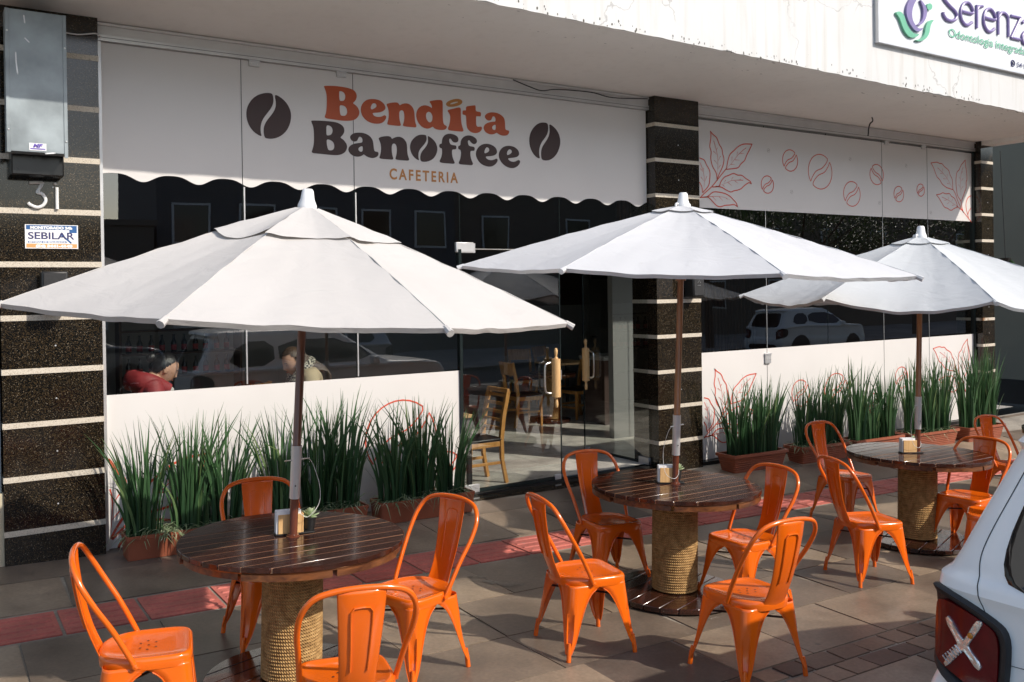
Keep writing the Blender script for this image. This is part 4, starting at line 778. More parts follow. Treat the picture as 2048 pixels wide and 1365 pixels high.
# ================================================================ orange chairs
def chair_parts(t):
    b = MB()
    # seat pan: rounded trapezoid outline, rings: skirt, edge, inner dish
    def ol(k, dz):
        pts = []
        for a in range(40):
            th = 2*math.pi*a/40; c, s_ = math.cos(th), math.sin(th)
            n = 5.5 if s_ > 0 else 3.0
            x = 0.187*math.copysign(abs(c)**(2/n), c); y = 0.187*math.copysign(abs(s_)**(2/n), s_)
            if s_ < 0: x *= 1-0.16*(abs(y)/0.187)**2; y *= 1.05
            pts.append((x*k, y*k, dz))
        return pts
    rings = [ol(1.015, 0.385), ol(1.03, 0.41), ol(1.02, 0.428), ol(0.985, 0.436), ol(0.93, 0.437), ol(0.87, 0.431), ol(0.6, 0.426), ol(0.25, 0.424)]
    v = [p for r_ in rings for p in r_]; n = 40
    f = [(i*n+k, i*n+(k+1) % n, (i+1)*n+(k+1) % n, (i+1)*n+k) for i in range(len(rings)-1) for k in range(n)]; f.append(tuple((len(rings)-1)*n+k for k in range(n)))
    b.add(v, f, 0)
    for hx, hy in ((-0.03, 0.035), (0.03, 0.035), (0, 0.005), (-0.055, 0.0), (0.055, 0.0), (-0.028, -0.03), (0.028, -0.03)):
        b.add([(hx+0.0055*math.cos(k*math.pi/4), hy+0.0055*math.sin(k*math.pi/4), 0.4275) for k in range(8)], [tuple(range(8))], 1)
    b.build("seat", ['orange', 'hole'], t, 50)
    # legs: folded sheet, arch on both flanges
    for sx in (-1, 1):
        for sy in (-1, 1):
            b = MB(); v = []; zs = [0.40, 0.385, 0.372, 0.358, 0.342, 0.32, 0.29, 0.25, 0.2, 0.15, 0.10, 0.07, 0.05, 0.04]
            ws = [0.186, 0.183, 0.162, 0.142, 0.127, 0.114, 0.1, 0.086, 0.072, 0.06, 0.047, 0.036, 0.027, 0.022]
            for z, w in zip(zs, ws):
                k = (0.40-z)/0.40
                cx = 0.184+0.05*k; cy = (0.184 if sy > 0 else 0.178)+0.045*k
                rc = min(0.05, w*0.8); dent = 0.011*min(1, max(0, (0.255-z)/0.03))*min(1, max(0, (z-0.055)/0.03))
                arc = [(cx-rc+rc*math.sin(q), cy-rc+rc*math.cos(q)) for q in (R(20), R(28), R(45), R(62), R(70))]
                arc = [(ax_-(dent if 0 < j_ < 4 else 0), ay_-(dent if 0 < j_ < 4 else 0)) for j_, (ax_, ay_) in enumerate(arc)]
                base = [(cx-w, cy), (cx-(w+rc)/2, cy), (cx-rc, cy)]+arc+[(cx, cy-rc), (cx, cy-(w+rc)/2), (cx, cy-w)]
                v += [(sx*x, sy*y, z) for x, y in base]
            nn = 11; f = [(i*nn+k, i*nn+k+1, (i+1)*nn+k+1, (i+1)*nn+k) for i in range(len(zs)-1) for k in range(nn-1)]
            b.add(v, f, 0)
            # rolled edge beads and foot tube
            for c in (0, 10): b.tube([v[i*nn+c] for i in range(2, len(zs))], 0.0032, 6)
            b.tube([(sx*0.2115, sy*(0.206 if sy > 0 else 0.2), 0.1), (sx*0.2165, sy*(0.21 if sy > 0 else 0.204), 0.05), (sx*0.221, sy*(0.2145 if sy > 0 else 0.2085), 0.0)], [0.009, 0.0135, 0.0135], 10)
            o = b.build("leg", 'orange', t, 55)
            sm = o.modifiers.new("solid", 'SOLIDIFY'); sm.thickness = 0.0025; sm.offset = -1
    b = MB()
    b.tube([(-0.165, -0.165, 0.315), (0.165, 0.165, 0.315)], 0.006, 6); b.tube([(0.165, -0.165, 0.303), (-0.165, 0.165, 0.303)], 0.006, 6)
    b.build("brace", 'rod', t)
    half = [(0.196, -0.045, 0.408), (0.203, -0.07, 0.46), (0.217, -0.135, 0.58), (0.232, -0.205, 0.69), (0.226, -0.258, 0.78), (0.185, -0.29, 0.845), (0.11, -0.305, 0.872), (0.0, -0.31, 0.88)]
    path = half+[(-x, y, z) for x, y, z in half[-2::-1]]
    b = MB(); b.tube(spline(path, 5), 0.0125, 10)
    for s_ in (-1, 1): b.lathe([(0, -0.012), (0.012, -0.008), (0.012, 0.008), (0, 0.012)], 10, (0, 0, 0), 0, Matrix.Translation((s_*0.2, -0.042, 0.41)) @ Matrix.Rotation(R(90), 4, 'Y'))
    for s_ in (-1, 1): b.box(s_*0.186-0.006, s_*0.186+0.006, -0.065, -0.02, 0.395, 0.425, 0)
    b.build("back_hoop", 'orange', t)
    # back plate
    b = MB(); prof = [(-0.309, 0.872, 0.098), (-0.302, 0.80, 0.094), (-0.285, 0.70, 0.087), (-0.262, 0.6, 0.08), (-0.236, 0.52, 0.075), (-0.213, 0.465, 0.075), (-0.197, 0.43, 0.078), (-0.188, 0.405, 0.08)]
    sp_ = spline(prof, 4); v = []; us = [-1, -0.94, -0.5, 0, 0.5, 0.94, 1]
    for q in sp_:
        for u in us:
            cv = 0.012*(1-u*u) if q.y > 0.5 else 0.012*(1-u*u)
            v.append((u*q.z, q.x-cv+(0.004 if abs(u) == 1 else 0), q.y))
    nn = len(us); b.add(v, [(i*nn+k, i*nn+k+1, (i+1)*nn+k+1, (i+1)*nn+k) for i in range(len(sp_)-1) for k in range(nn-1)], 0)
    o = b.build("back_plate", 'orange', t, 50); sm = o.modifiers.new("solid", 'SOLIDIFY'); sm.thickness = 0.003
    # pressed panel outline: raised bead in a long rounded arch
    arch = []
    def pt(x, z, off):
        k = 0
        for i in range(len(sp_)-1):
            if sp_[i].y >= z >= sp_[i+1].y:
                f_ = (sp_[i].y-z)/(sp_[i].y-sp_[i+1].y); y = sp_[i].x*(1-f_)+sp_[i+1].x*f_; hw = sp_[i].z*(1-f_)+sp_[i+1].z*f_; break
        u = x/hw; return (x, y-0.012*(1-u*u)+off, z)
    seq = [(0.034, 0.54), (0.038, 0.64), (0.042, 0.74), (0.042, 0.79), (0.03, 0.805), (0.0, 0.808), (-0.03, 0.805), (-0.042, 0.79), (-0.042, 0.74), (-0.038, 0.64), (-0.034, 0.54)]
    b = MB(); b.tube([pt(x, z, 0.0015) for x, z in seq], 0.0042, 6); b.tube([pt(x, z, -0.0045) for x, z in seq], 0.0042, 6); b.build("pressed_rib", 'orange', o)
GROUPC = "orange metal chairs around the pavement tables"
chairs = [
 (-0.355, -3.325, -1.80, "orange metal chair nearest the left pillar, facing right towards the left table"),
 (0.275, -4.10, -0.22, "orange metal chair in front of the left table with its back to the viewer"),
 (1.03, -3.22, 1.88, "orange metal chair at the right of the left table, facing left"),
 (0.52, -2.38, 3.12, "orange metal chair behind the left table, in front of the planters"),
 (2.04, -3.43, -1.75, "orange metal chair standing left of the middle table, seat turned to the right"),
 (2.95, -2.53, -3.25, "orange metal chair behind the middle table near the glass door"),
 (3.44, -3.38, 1.55, "orange metal chair to the right of the middle table, facing left"),
 (2.57, -4.20, -0.06, "orange metal chair in front of the middle table near the white car, seen from behind"),
 (4.63, -3.48, -1.92, "orange metal chair left of the right table, wholly in view"),
 (6.0, -2.26, -3.15, "orange metal chair behind the right table in front of the ribbed planters"),
 (6.09, -3.39, 1.65, "orange metal chair right of the right table, seat against the rope pedestal"),
 (5.62, -3.88, 0.5, "orange metal chair mostly hidden by the white car, only its seat and a leg showing"),
 (7.96, -2.78, -3.25, "farthest orange metal chair, before the last planter"),
 (7.98, -3.42, -1.9, "orange metal chair of which only the back hoop shows above the car roof"),
]
first = None
for x, y, a, lab in chairs:
    if first is None:
        first = thing("metal_chair", lab, "chair", (x, y, gz(x, y)), a, GROUPC, TILT); chair_parts(first)
    else: dup(first, (x, y, gz(x, y)), a, lab, TILT)
# ================================================================ tables
def table_parts(t):
    Rt = 0.572
    def planks(name, rad, z0, z1, nb, mts, gap, rot=0.0):
        b = MB(); w = 2*rad/nb
        for i in range(nb):
            x0, x1 = -rad+i*w+gap/2, -rad+(i+1)*w-gap/2; pts = []
            for k in range(9): x = x0+(x1-x0)*k/8; pts.append((x, -math.sqrt(max(0, rad*rad-x*x))))
            for k in range(9): x = x1-(x1-x0)*k/8; pts.append((x, math.sqrt(max(0, rad*rad-x*x))))
            pts = [(y, x) for x, y in pts]      # boards run along x
            pts = pts[::-1]
            nn = len(pts); dz = random.uniform(-0.0008, 0.0008); tn = random.random()
            b.add([(x, y, z1+dz) for x, y in pts]+[(x, y, z0) for x, y in pts], [tuple(range(nn))]+[(k, (k+1) % nn, nn+(k+1) % nn, nn+k) for k in range(nn)]+[tuple(range(2*nn-1, nn-1, -1))], 0, tn)
        o = b.build(name, mts, t, 30); o.rotation_euler[2] = rot; return o
    o = planks("tabletop", Rt, 0.735, 0.76, 12, 'tabletop', 0.0062, R(4)); o.modifiers.new("bevel", 'BEVEL').width = 0.002
    b = MB(); n = 72; q = [(Rt-0.012+(0.01 if (k//9) % 2 else 0), k) for k in range(n)]
    b.lathe([(0.2, 0.726), (Rt-0.01, 0.726), (Rt-0.006, 0.7345), (0.2, 0.7345)], 72, mi=0); b.lathe([(0, 0.7348), (Rt-0.004, 0.7348), (Rt-0.004, 0.7586)], 72, mi=1)
    for k in range(8):
        a0, a1 = k*math.pi/4+0.02, (k+1)*math.pi/4-0.02; ro = Rt-0.004-0.012*(k % 3 == 1)
        v = []
        for j in range(10):
            a = a0+(a1-a0)*j/9
            for r_, z in ((ro, 0.726), (ro, 0.696), (ro-0.1, 0.696), (ro-0.1, 0.726)): v.append((r_*math.cos(a), r_*math.sin(a), z))
        b.add(v, [(j*4+i, j*4+(i+1) % 4, (j+1)*4+(i+1) % 4, (j+1)*4+i) for j in range(9) for i in range(4)]+[(0, 1, 2, 3), (39, 38, 37, 36)], 0, random.random())
    b.build("under_rim", ['tableedge', 'gap'], t, 35)
    b = MB(); pit = 0.0175; z = 0.052; prof = []
    while z < 0.70:
        for k in range(5): a = math.pi*k/5; prof.append((0.1475+0.0088*math.sin(a), z+pit*k/5))
        z += pit
    b.lathe([(0.12, 0.05)]+prof+[(0.12, 0.702)], 72); b.build("rope_pedestal", 'rope', t, 50)
    o = planks("base_disc", 0.44, 0.012, 0.048, 8, 'tabletop', 0.004, R(20)); o.modifiers.new("bevel", 'BEVEL').width = 0.004
GT = "round dark wood tables with rope pedestals on the pavement"
TB = [(0.426, -3.072, "left round dark wood table with rope pedestal, under the cream umbrella"), (3.133, -3.051, "middle round dark wood table with rope pedestal, under the white umbrella"), (5.878, -3.088, "right round dark wood table with rope pedestal, partly behind the white car"), (8.75, -3.1, "farthest round dark wood table with rope pedestal, hidden behind the white car")]
tb0 = None; TC = []
for x, y, lab in TB:
    z = gz(x, y); TC.append(Vector((x, y, z+0.76)))
    if tb0 is None: tb0 = thing("round_table", lab, "table", (x-0.02, y, z), 0, GT, TILT); table_parts(tb0)
    else: dup(tb0, (x-0.02, y, z), 0, lab, TILT)
# ================================================================ umbrellas
def umbrella(c, ax, ay, hr, ha, Rr, ph, mt, vent, label, sag, wavy):
    a = Vector((ax, ay, 1)).normalized()
    q = Vector((0, 0, 1)).rotation_difference(a)
    t = thing("umbrella", label, "umbrella", c, 0, "square pole garden umbrellas over the tables"); t.rotation_mode = 'QUATERNION'; t.rotation_quaternion = q
    x1 = q @ Vector((1, 0, 0)); e1 = Vector((0, 1, 0)).cross(a).normalized(); off = math.atan2((q @ Vector((0, 1, 0))).dot(e1), x1.dot(e1))
    ph = ph-off
    ha -= 0.085      # fitted to the finial tip
    b = MB(); ns, nr = 24, 30; v = []; random.seed(hash(label) % 1000)
    jit = [random.uniform(-1, 1) for _ in range(200)]
    def P(sec, u, rr_, ex=0.0):
        a0 = ph+sec*math.pi/4; a1 = a0+math.pi/4
        p0 = Vector((math.cos(a0), math.sin(a0))); p1 = Vector((math.cos(a1), math.sin(a1)))
        d = p0.lerp(p1, u)*Rr*rr_
        mid = 4*u*(1-u); k = sec*3
        z = ha-(ha-hr)*(rr_*0.9+0.1*rr_*rr_)-0.018*math.sin(math.pi*rr_)*mid-sag*mid*rr_**2*(1+0.25*jit[k])
        z += 0.0022*math.sin(u*17+jit[k]*3+rr_*9)*mid*rr_+0.0016*math.sin(u*31+rr_*5+jit[k+1]*6)*mid*rr_
        z += 0.0035*math.sin(rr_*46+u*22+jit[k+2]*5)*math.exp(-(min(u, 1-u)*7)**2)*math.sin(math.pi*rr_)
        z += (0.002 if sag < .05 else .008)*math.sin(u*25+jit[k]*4)*max(0, rr_-.55)*mid
        s_ = 1-0.035*mid*rr_
        return Vector((d.x*s_, d.y*s_, z+ex))
    for sec in range(8):
        for j in range(nr+1):
            for i in range(ns+1): v.append(P(sec, i/ns, 0.04+0.96*j/nr))
        for i in range(ns+1):
            p = P(sec, i/ns, 1.0); v.append((p.x*0.99, p.y*0.99, p.z-0.021))
    per = (nr+2)*(ns+1); f = []
    for sec in range(8):
        for j in range(nr+1):
            for i in range(ns): o_ = sec*per+j*(ns+1)+i; f.append((o_, o_+1, o_+ns+2, o_+ns+1))
    b.add(v, f, 0)
    for sec in range(8):   # seam welts and corner pockets
        b.tube([P(sec, 0, 0.06+0.94*k/12, 0.0) for k in range(13)], 0.0028, 5, 0)
        p = P(sec, 0, 0.985); p2 = P(sec, 0, 1.015); b.tube([p+Vector((0, 0, -0.008)), p2+Vector((0, 0, -0.012))], [0.014, 0.017], 8, 0)
    cv = b.build("canopy", mt, t, 35); cv.data.materials[0] = M[mt]
    b = MB(); v = []; nv = 6; vr = vent/Rr
    for sec in range(8):
        for j in range(nv+1):
            for i in range(ns+1):
                u = i/ns; r_ = 0.045+(vr-0.045)*j/nv
                lift = 0.007*(j/nv)+0.007+(0.55*wavy*math.sin(u*math.pi*2+jit[sec+40]*2)*(j/nv)**2)
                p = P(sec, u, r_*(1+(0.05*math.sin(u*6.28+jit[sec])*(j/nv)**3 if wavy > 0.004 else 0)), lift); v.append(p)
    per = (nv+1)*(ns+1); f = []
    for sec in range(8):
        for j in range(nv):
            for i in range(ns): o_ = sec*per+j*(ns+1)+i; f.append((o_, o_+1, o_+ns+2, o_+ns+1))
    b.add(v, f, 0); b.build("vent_flap", mt, t, 35)
    b = MB(); b.lathe([(0.05, ha-0.035), (0.048, ha+0.0), (0.036, ha+0.03), (0.029, ha+0.075), (0.022, ha+0.084), (0, ha+0.086)], 16)
    for k in range(0 if wavy > 0.004 else 3): b.tube(spline([(0.035*math.cos(k*1.57), 0.035*math.sin(k*1.57), ha), (0.06*math.cos(k*1.57), 0.06*math.sin(k*1.57), ha+0.006), (0.065*math.cos(k*1.57), 0.065*math.sin(k*1.57), ha-0.014)], 4), 0.008, 6)
    b.build("finial", 'whiteplastic', t)
    for sec in range(8):
        b = MB(); b.bar(P(sec, 0, 0.05, -0.03), P(sec, 0, 0.985, -0.02), 0.016, 0.022)
        o = b.build("rib", 'pole', t, 0)
        b = MB(); m_ = P(sec, 0, 0.5, -0.04); b.bar(Vector((0.02*math.cos(ph+sec*math.pi/4), 0.02*math.sin(ph+sec*math.pi/4), hr-0.02)), m_, 0.014, 0.02); b.build("strut", 'pole', o, 0)
    b = MB(); b.lathe([(0.026, 0.47), (0.022, 0.48), (0.0205, ha)], 14); b.build("pole", 'poleleft' if wavy > 0.004 else 'pole', t)
    b = MB(); b.lathe([(0.027, 0.2), (0.027, 0.475)], 16); b.lathe([(0.004, 0), (0.004, 0.003), (0, 0.003)], 8, (0, 0, 0), 1, Matrix.Translation((-0.008, -0.026, 0.27)) @ Matrix.Rotation(R(90), 4, 'X')); b.build("sleeve", ['alu', 'black'], t)
    b = MB(); b.lathe([(0.022, -0.7), (0.022, 0.2)], 14); b.lathe([(0.036, 0.0), (0.036, 0.004), (0.03, 0.008), (0.03, 0.012), (0.023, 0.014)], 18); b.build("pole_stub", 'poledark', t)
    b = MB(); b.lathe([(0.036, hr-0.07), (0.036, hr-0.0)], 14); b.lathe([(0.036, ha-0.06), (0.036, ha-0.02)], 14); b.build("hub", 'pole', t)
    b = MB(); b.tube([(-0.065, -0.01, 0.4), (0.075, 0.012, 0.402)], 0.0035, 6); b.build("pin", 'steel', t)
    b = MB(); b.tube(spline([(0.073, 0.012, 0.402), (0.1, 0.01, 0.36), (0.135, 0.0, 0.25), (0.13, -0.01, 0.16), (0.07, -0.02, 0.1), (0.028, -0.01, 0.12)] if wavy > 0.004 else [(-0.06, -0.012, 0.4), (-0.1, -0.02, 0.36), (-0.145, -0.03, 0.24), (-0.13, -0.04, 0.1), (-0.05, -0.04, 0.05), (0.0, -0.03, 0.07), (0.022, -0.01, 0.1)], 6), 0.0016, 5); b.build("cord", 'fleece', t)
    return t
umbrella(TC[0], 0.045, -0.044, 1.186, 1.807, 1.385, 3.208, 'canvas1', 0.50, "cream canvas umbrella with wavy vent flap over the left table", 0.018, 0.014)
umbrella(TC[1], 0.016, -0.043, 1.464, 1.992, 1.506, 2.732, 'canvas2', 0.22, "bright white umbrella over the middle table", 0.02, 0.002)
umbrella(TC[2], 0.008, -0.024, 1.327, 1.918, 1.472, 2.466, 'canvas3', 0.24, "drooping bluish white umbrella over the right table", 0.085, 0.002)
umbrella(TC[3], 0.01, -0.02, 1.36, 1.93, 1.45, 2.6, 'canvas3', 0.24, "pale umbrella at the far right of which only a sliver shows", 0.06, 0.002)
# ================================================================ table setting
def napkins(c, rz, label, w=0.13):
    t = thing("napkin_holder", label, "napkin holder", c, rz, "napkin holders on the tables", TILT)
    b = MB(); b.box(-w/2-0.004, w/2+0.07, -0.033, 0.033, 0, 0.008, 0); b.build("base", 'black', t, bevel=0.001)
    for s_ in (-1, 1):
        b = MB(); b.box(-w/2+0.008, w/2, s_*0.03-0.004, s_*0.03+0.004, 0.0085, 0.108, 0, tone=0.6); b.build("side_panel", 'bamboo', t, bevel=0.002)
    b = MB(); b.box(w/2+0.003, w/2+0.01, -0.03, 0.03, 0.0085, 0.108, 0, tone=0.8); b.build("end_panel", 'bamboo', t, bevel=0.001)
    b = MB()
    for k in range(9): b.box(-w/2, w/2-0.004+random.uniform(-.004, .004), -0.0255+k*0.0057, -0.0255+k*0.0057+0.0045, 0.009, 0.124+random.uniform(-.004, .004), 0)
    b.build("napkins", 'paper', t, 0)
    return t
def succulent(c, label, r=0.045, kind=0):
    t = thing("succulent_pot", label, "potted plant", c, random.random()*6, None, TILT)
    b = MB(); b.lathe([(0.026, 0.0), (0.034, 0.066), (0.037, 0.067), (0.037, 0.074), (0.032, 0.074), (0.031, 0.06), (0, 0.06)], 18); b.build("pot", 'black', t)
    b = MB()
    for ring, (n, L, el_) in enumerate(((7, 0.055, 18), (7, 0.052, 42), (6, 0.05, 64), (3, 0.04, 82))):
        for k in range(n):
            a = 2*math.pi*(k+0.5*(ring % 2))/n; e = R(el_+random.uniform(-8, 8)); L2 = L*random.uniform(.85, 1.15); d = Vector((math.cos(a)*math.cos(e), math.sin(a)*math.cos(e), math.sin(e)))
            base = Vector((0, 0, 0.07+0.004*ring)); side = d.cross(Vector((0, 0, 1))).normalized(); up = side.cross(d)
            v = []; ks = [(0, .004), (0.35, .009), (0.65, .0115), (0.88, .008), (1, .001)]
            for f_, w in ks:
                p = base+d*L2*f_; v += [p-side*w, p-up*w*0.45, p+side*w, p+up*w*0.45]
            b.add(v, [(i*4+k2, i*4+(k2+1) % 4, (i+1)*4+(k2+1) % 4, (i+1)*4+k2) for i in range(4) for k2 in range(4)], 0, [0.35+0.6*f_ for f_, w in ks for _ in range(4)])
    b.build("leaves", 'succ', t, 60)
    return t
def on(i, dx, dy): p = TC[i]; return (p.x+dx, p.y+dy, p.z-TILT*dx+0.001)
napkins(on(0, -0.005, 0.062), R(-8), "bamboo napkin holder with white napkins behind the pole on the left table")
napkins(on(1, -0.035, 0.055), R(-30), "bamboo napkin holder with white napkins on the middle table", 0.11)
napkins(on(2, -0.10, 0.03), R(-25), "bamboo napkin holder with white napkins on the right table", 0.12)
succulent(on(0, 0.115, 0.07), "pale green succulent in a small black pot on the left table")
succulent(on(1, 0.085, 0.075), "tiny succulent in a black pot on the middle table")
succulent(on(2, 0.055, 0.07), "sprig of pale succulent in a black pot on the right table")
SIGN_STROKES = {"S":[[9.178,5.486],[9.085,5.506],[8.968,5.469],[8.905,5.405],[8.95,5.351],[9.049,5.296],[9.157,5.25],[9.203,5.199],[9.163,5.144],[9.076,5.118],[8.984,5.126],[8.926,5.166],[8.919,5.196]],"e":[[9.3,5.268],[9.533,5.277],[9.526,5.344],[9.446,5.391],[9.35,5.361],[9.287,5.271],[9.293,5.182],[9.36,5.124],[9.441,5.124],[9.523,5.166]],"r1":[[9.634,5.393],[9.628,5.113]],"r2":[[9.632,5.333],[9.683,5.38],[9.761,5.398]],"e2":[[9.797,5.269],[10.033,5.273],[10.026,5.339],[9.942,5.391],[9.84,5.361],[9.783,5.274],[9.79,5.183],[9.86,5.117],[9.945,5.117],[10.022,5.161]],"n1":[[10.113,5.39],[10.107,5.103]],"n2":[[10.111,5.31],[10.191,5.383],[10.278,5.387],[10.338,5.339],[10.344,5.227],[10.342,5.108]],"z":[[10.41,5.383],[10.634,5.389],[10.407,5.105],[10.627,5.109]],"a1":[[10.678,5.333],[10.77,5.38],[10.862,5.37],[10.901,5.308],[10.902,5.084]],"a2":[[10.9,5.23],[10.767,5.235],[10.674,5.169],[10.681,5.093],[10.763,5.075],[10.898,5.142]]}
SIGN_SHAPES = {"p1":[[8.246,5.236],[8.187,5.159],[8.171,5.071],[8.212,4.984],[8.296,4.911],[8.382,4.885],[8.455,4.908],[8.5,4.954],[8.426,4.926],[8.368,4.939],[8.298,4.997],[8.278,5.071],[8.301,5.16],[8.375,5.257],[8.419,5.299],[8.333,5.302]],"p2":[[8.448,5.269],[8.52,5.229],[8.578,5.178],[8.569,5.098],[8.516,5.021],[8.442,4.971],[8.369,4.96],[8.413,4.98],[8.472,5.023],[8.502,5.088],[8.504,5.175],[8.462,5.237]],"dot":[[8.68,5.22],[8.675,5.204],[8.663,5.189],[8.646,5.178],[8.625,5.172],[8.605,5.172],[8.588,5.177],[8.576,5.188],[8.573,5.203],[8.577,5.218],[8.589,5.233],[8.606,5.244],[8.627,5.25],[8.647,5.251],[8.664,5.245],[8.676,5.234]],"g1":[[7.975,5.041],[8.017,5.064],[8.087,5.067],[8.142,5.025],[8.182,4.937],[8.266,4.873],[8.338,4.853],[8.425,4.87],[8.381,4.833],[8.294,4.804],[8.222,4.807],[8.138,4.854],[8.084,4.931],[8.043,5.001]],"g2":[[8.336,4.789],[8.409,4.799],[8.482,4.835],[8.528,4.893],[8.544,4.973],[8.59,5.032],[8.65,5.063],[8.717,5.068],[8.664,5.034],[8.633,4.977],[8.616,4.905],[8.556,4.836],[8.467,4.794],[8.394,4.779]]}
# dentist sign graphics
b = MB()
for k_, p in SIGN_STROKES.items():
    q = spline([(x, 0, z) for x, z in p], 6) if k_ not in ('z', 'r1', 'n1') else [Vector((x, 0, z)) for x, z in p]
    
    if k_ == 'z':
        for a_, c_ in zip(q, q[1:]): b.tube([a_, c_], 0.019, 8, 0)
    else: b.tube(q, 0.02, 8, 0, False)
o = b.build("purple_lettering", 'purple', SIGN_T, loc=(0, -0.06, 0))
outline("purple_emblem", [[(x*1000, z*1000) for x, z in SIGN_SHAPES[k]] for k in ('p1', 'p2')], -0.065, 'purple', SIGN_T, 0.014)
outline("green_emblem", [[(x*1000, z*1000) for x, z in SIGN_SHAPES[k]] for k in ('g1', 'g2', 'dot')], -0.065, 'green', SIGN_T, 0.014)
fit_text("Odontologia integrada", 9.036, 10.75, 4.932, 0.1, -0.062, 'green', SIGN_T, 0.0008)
o = fit_text("54 9 9912-0431", 10.547, 11.3, 4.757, 0.06, -0.062, 'navy', SIGN_T, 0.0005)
b = MB(); b.tube([(10.455+0.038*math.cos(a), 0, 4.79+0.038*math.sin(a)) for a in [k*math.pi/9 for k in range(18)]], 0.006, 5, closed=True); b.tube([(10.44, 0, 4.805), (10.452, 0, 4.785), (10.47, 0, 4.775)], 0.006, 5); b.tube([(10.428, 0, 4.765), (10.418, 0, 4.748)], 0.006, 5)
b.build("phone_symbol", 'navy', SIGN_T, loc=(0, -0.056, 0))
# ================================================================ planters
def blades(b, cx, cy, z, n, h, spread, rad, lean=(0, 0), w=0.012):
    for _ in range(n):
        a = random.random()*6.283; r_ = rad*math.sqrt(random.random()); x0, y0 = cx+r_*1.5*math.cos(a), cy+r_*0.8*math.sin(a)
        hh = h*random.choice((random.uniform(0.35, 0.75), random.uniform(0.7, 1.05), random.uniform(0.75, 1.0)))
        oa = math.atan2(y0-cy, x0-cx)+random.uniform(-.9, .9); out = spread*random.uniform(0.1, 1.0)*(0.3+r_/rad)
        dx, dy = math.cos(oa)*out*1.5+lean[0], (math.sin(oa)*out*0.7+lean[1]); dy = min(dy, 0.10)
        fa = random.random()*3.14; fx, fy = math.cos(fa), math.sin(fa); ww = w*random.uniform(0.7, 1.25)
        cur = random.uniform(1.6, 2.6); v = []; tn = []; t0 = random.uniform(-0.18, 0.18); sick = random.random() < 0.09
        kink = random.random() < 0.13
        for i in range(7):
            f = i/6; wd = ww*(1-f**3.6)*0.95+0.0008; zz = hh*(f-0.10*f**3*min(1, out*3)); q = f**cur
            x, y = x0+dx*hh*q, y0+dy*hh*q
            if kink and f > 0.6: zz -= (f-0.6)*hh*0.7; x += (f-0.6)*0.3*fx
            tw = fa+f*0.5; gx, gy = math.cos(tw)*wd/2, math.sin(tw)*wd/2
            y_ = min(y, 0.1)
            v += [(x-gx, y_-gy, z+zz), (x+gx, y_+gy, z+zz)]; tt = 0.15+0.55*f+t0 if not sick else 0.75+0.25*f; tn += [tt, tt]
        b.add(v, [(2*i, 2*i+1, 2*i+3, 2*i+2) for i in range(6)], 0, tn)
def ground_leaves(b, x0, x1, y0, y1, z, n):
    for _ in range(n):
        x, y = random.uniform(x0, x1), random.uniform(y0, y1); m_ = random.randint(7, 11)
        for k in range(m_):
            a = random.random()*6.283; L = random.uniform(0.12, 0.26); up = random.uniform(0.5, 1.2); w = random.uniform(.005, .0085); v = []; tn = []
            for i in range(5):
                f = i/4; rr_ = L*f; zz = L*up*f-L*0.95*f*f*random.uniform(.8, 1.1); ww = w*(1-f**2)+.0004
                px, py = x+rr_*math.cos(a), min(y+rr_*math.sin(a), .1)
                v += [(px-ww*math.sin(a), py+ww*math.cos(a), z+zz), (px+ww*math.sin(a), py-ww*math.cos(a), z+zz)]; tn += [.2+.8*random.random()]*2
            b.add(v, [(2*i, 2*i+1, 2*i+3, 2*i+2) for i in range(4)], 0, tn)
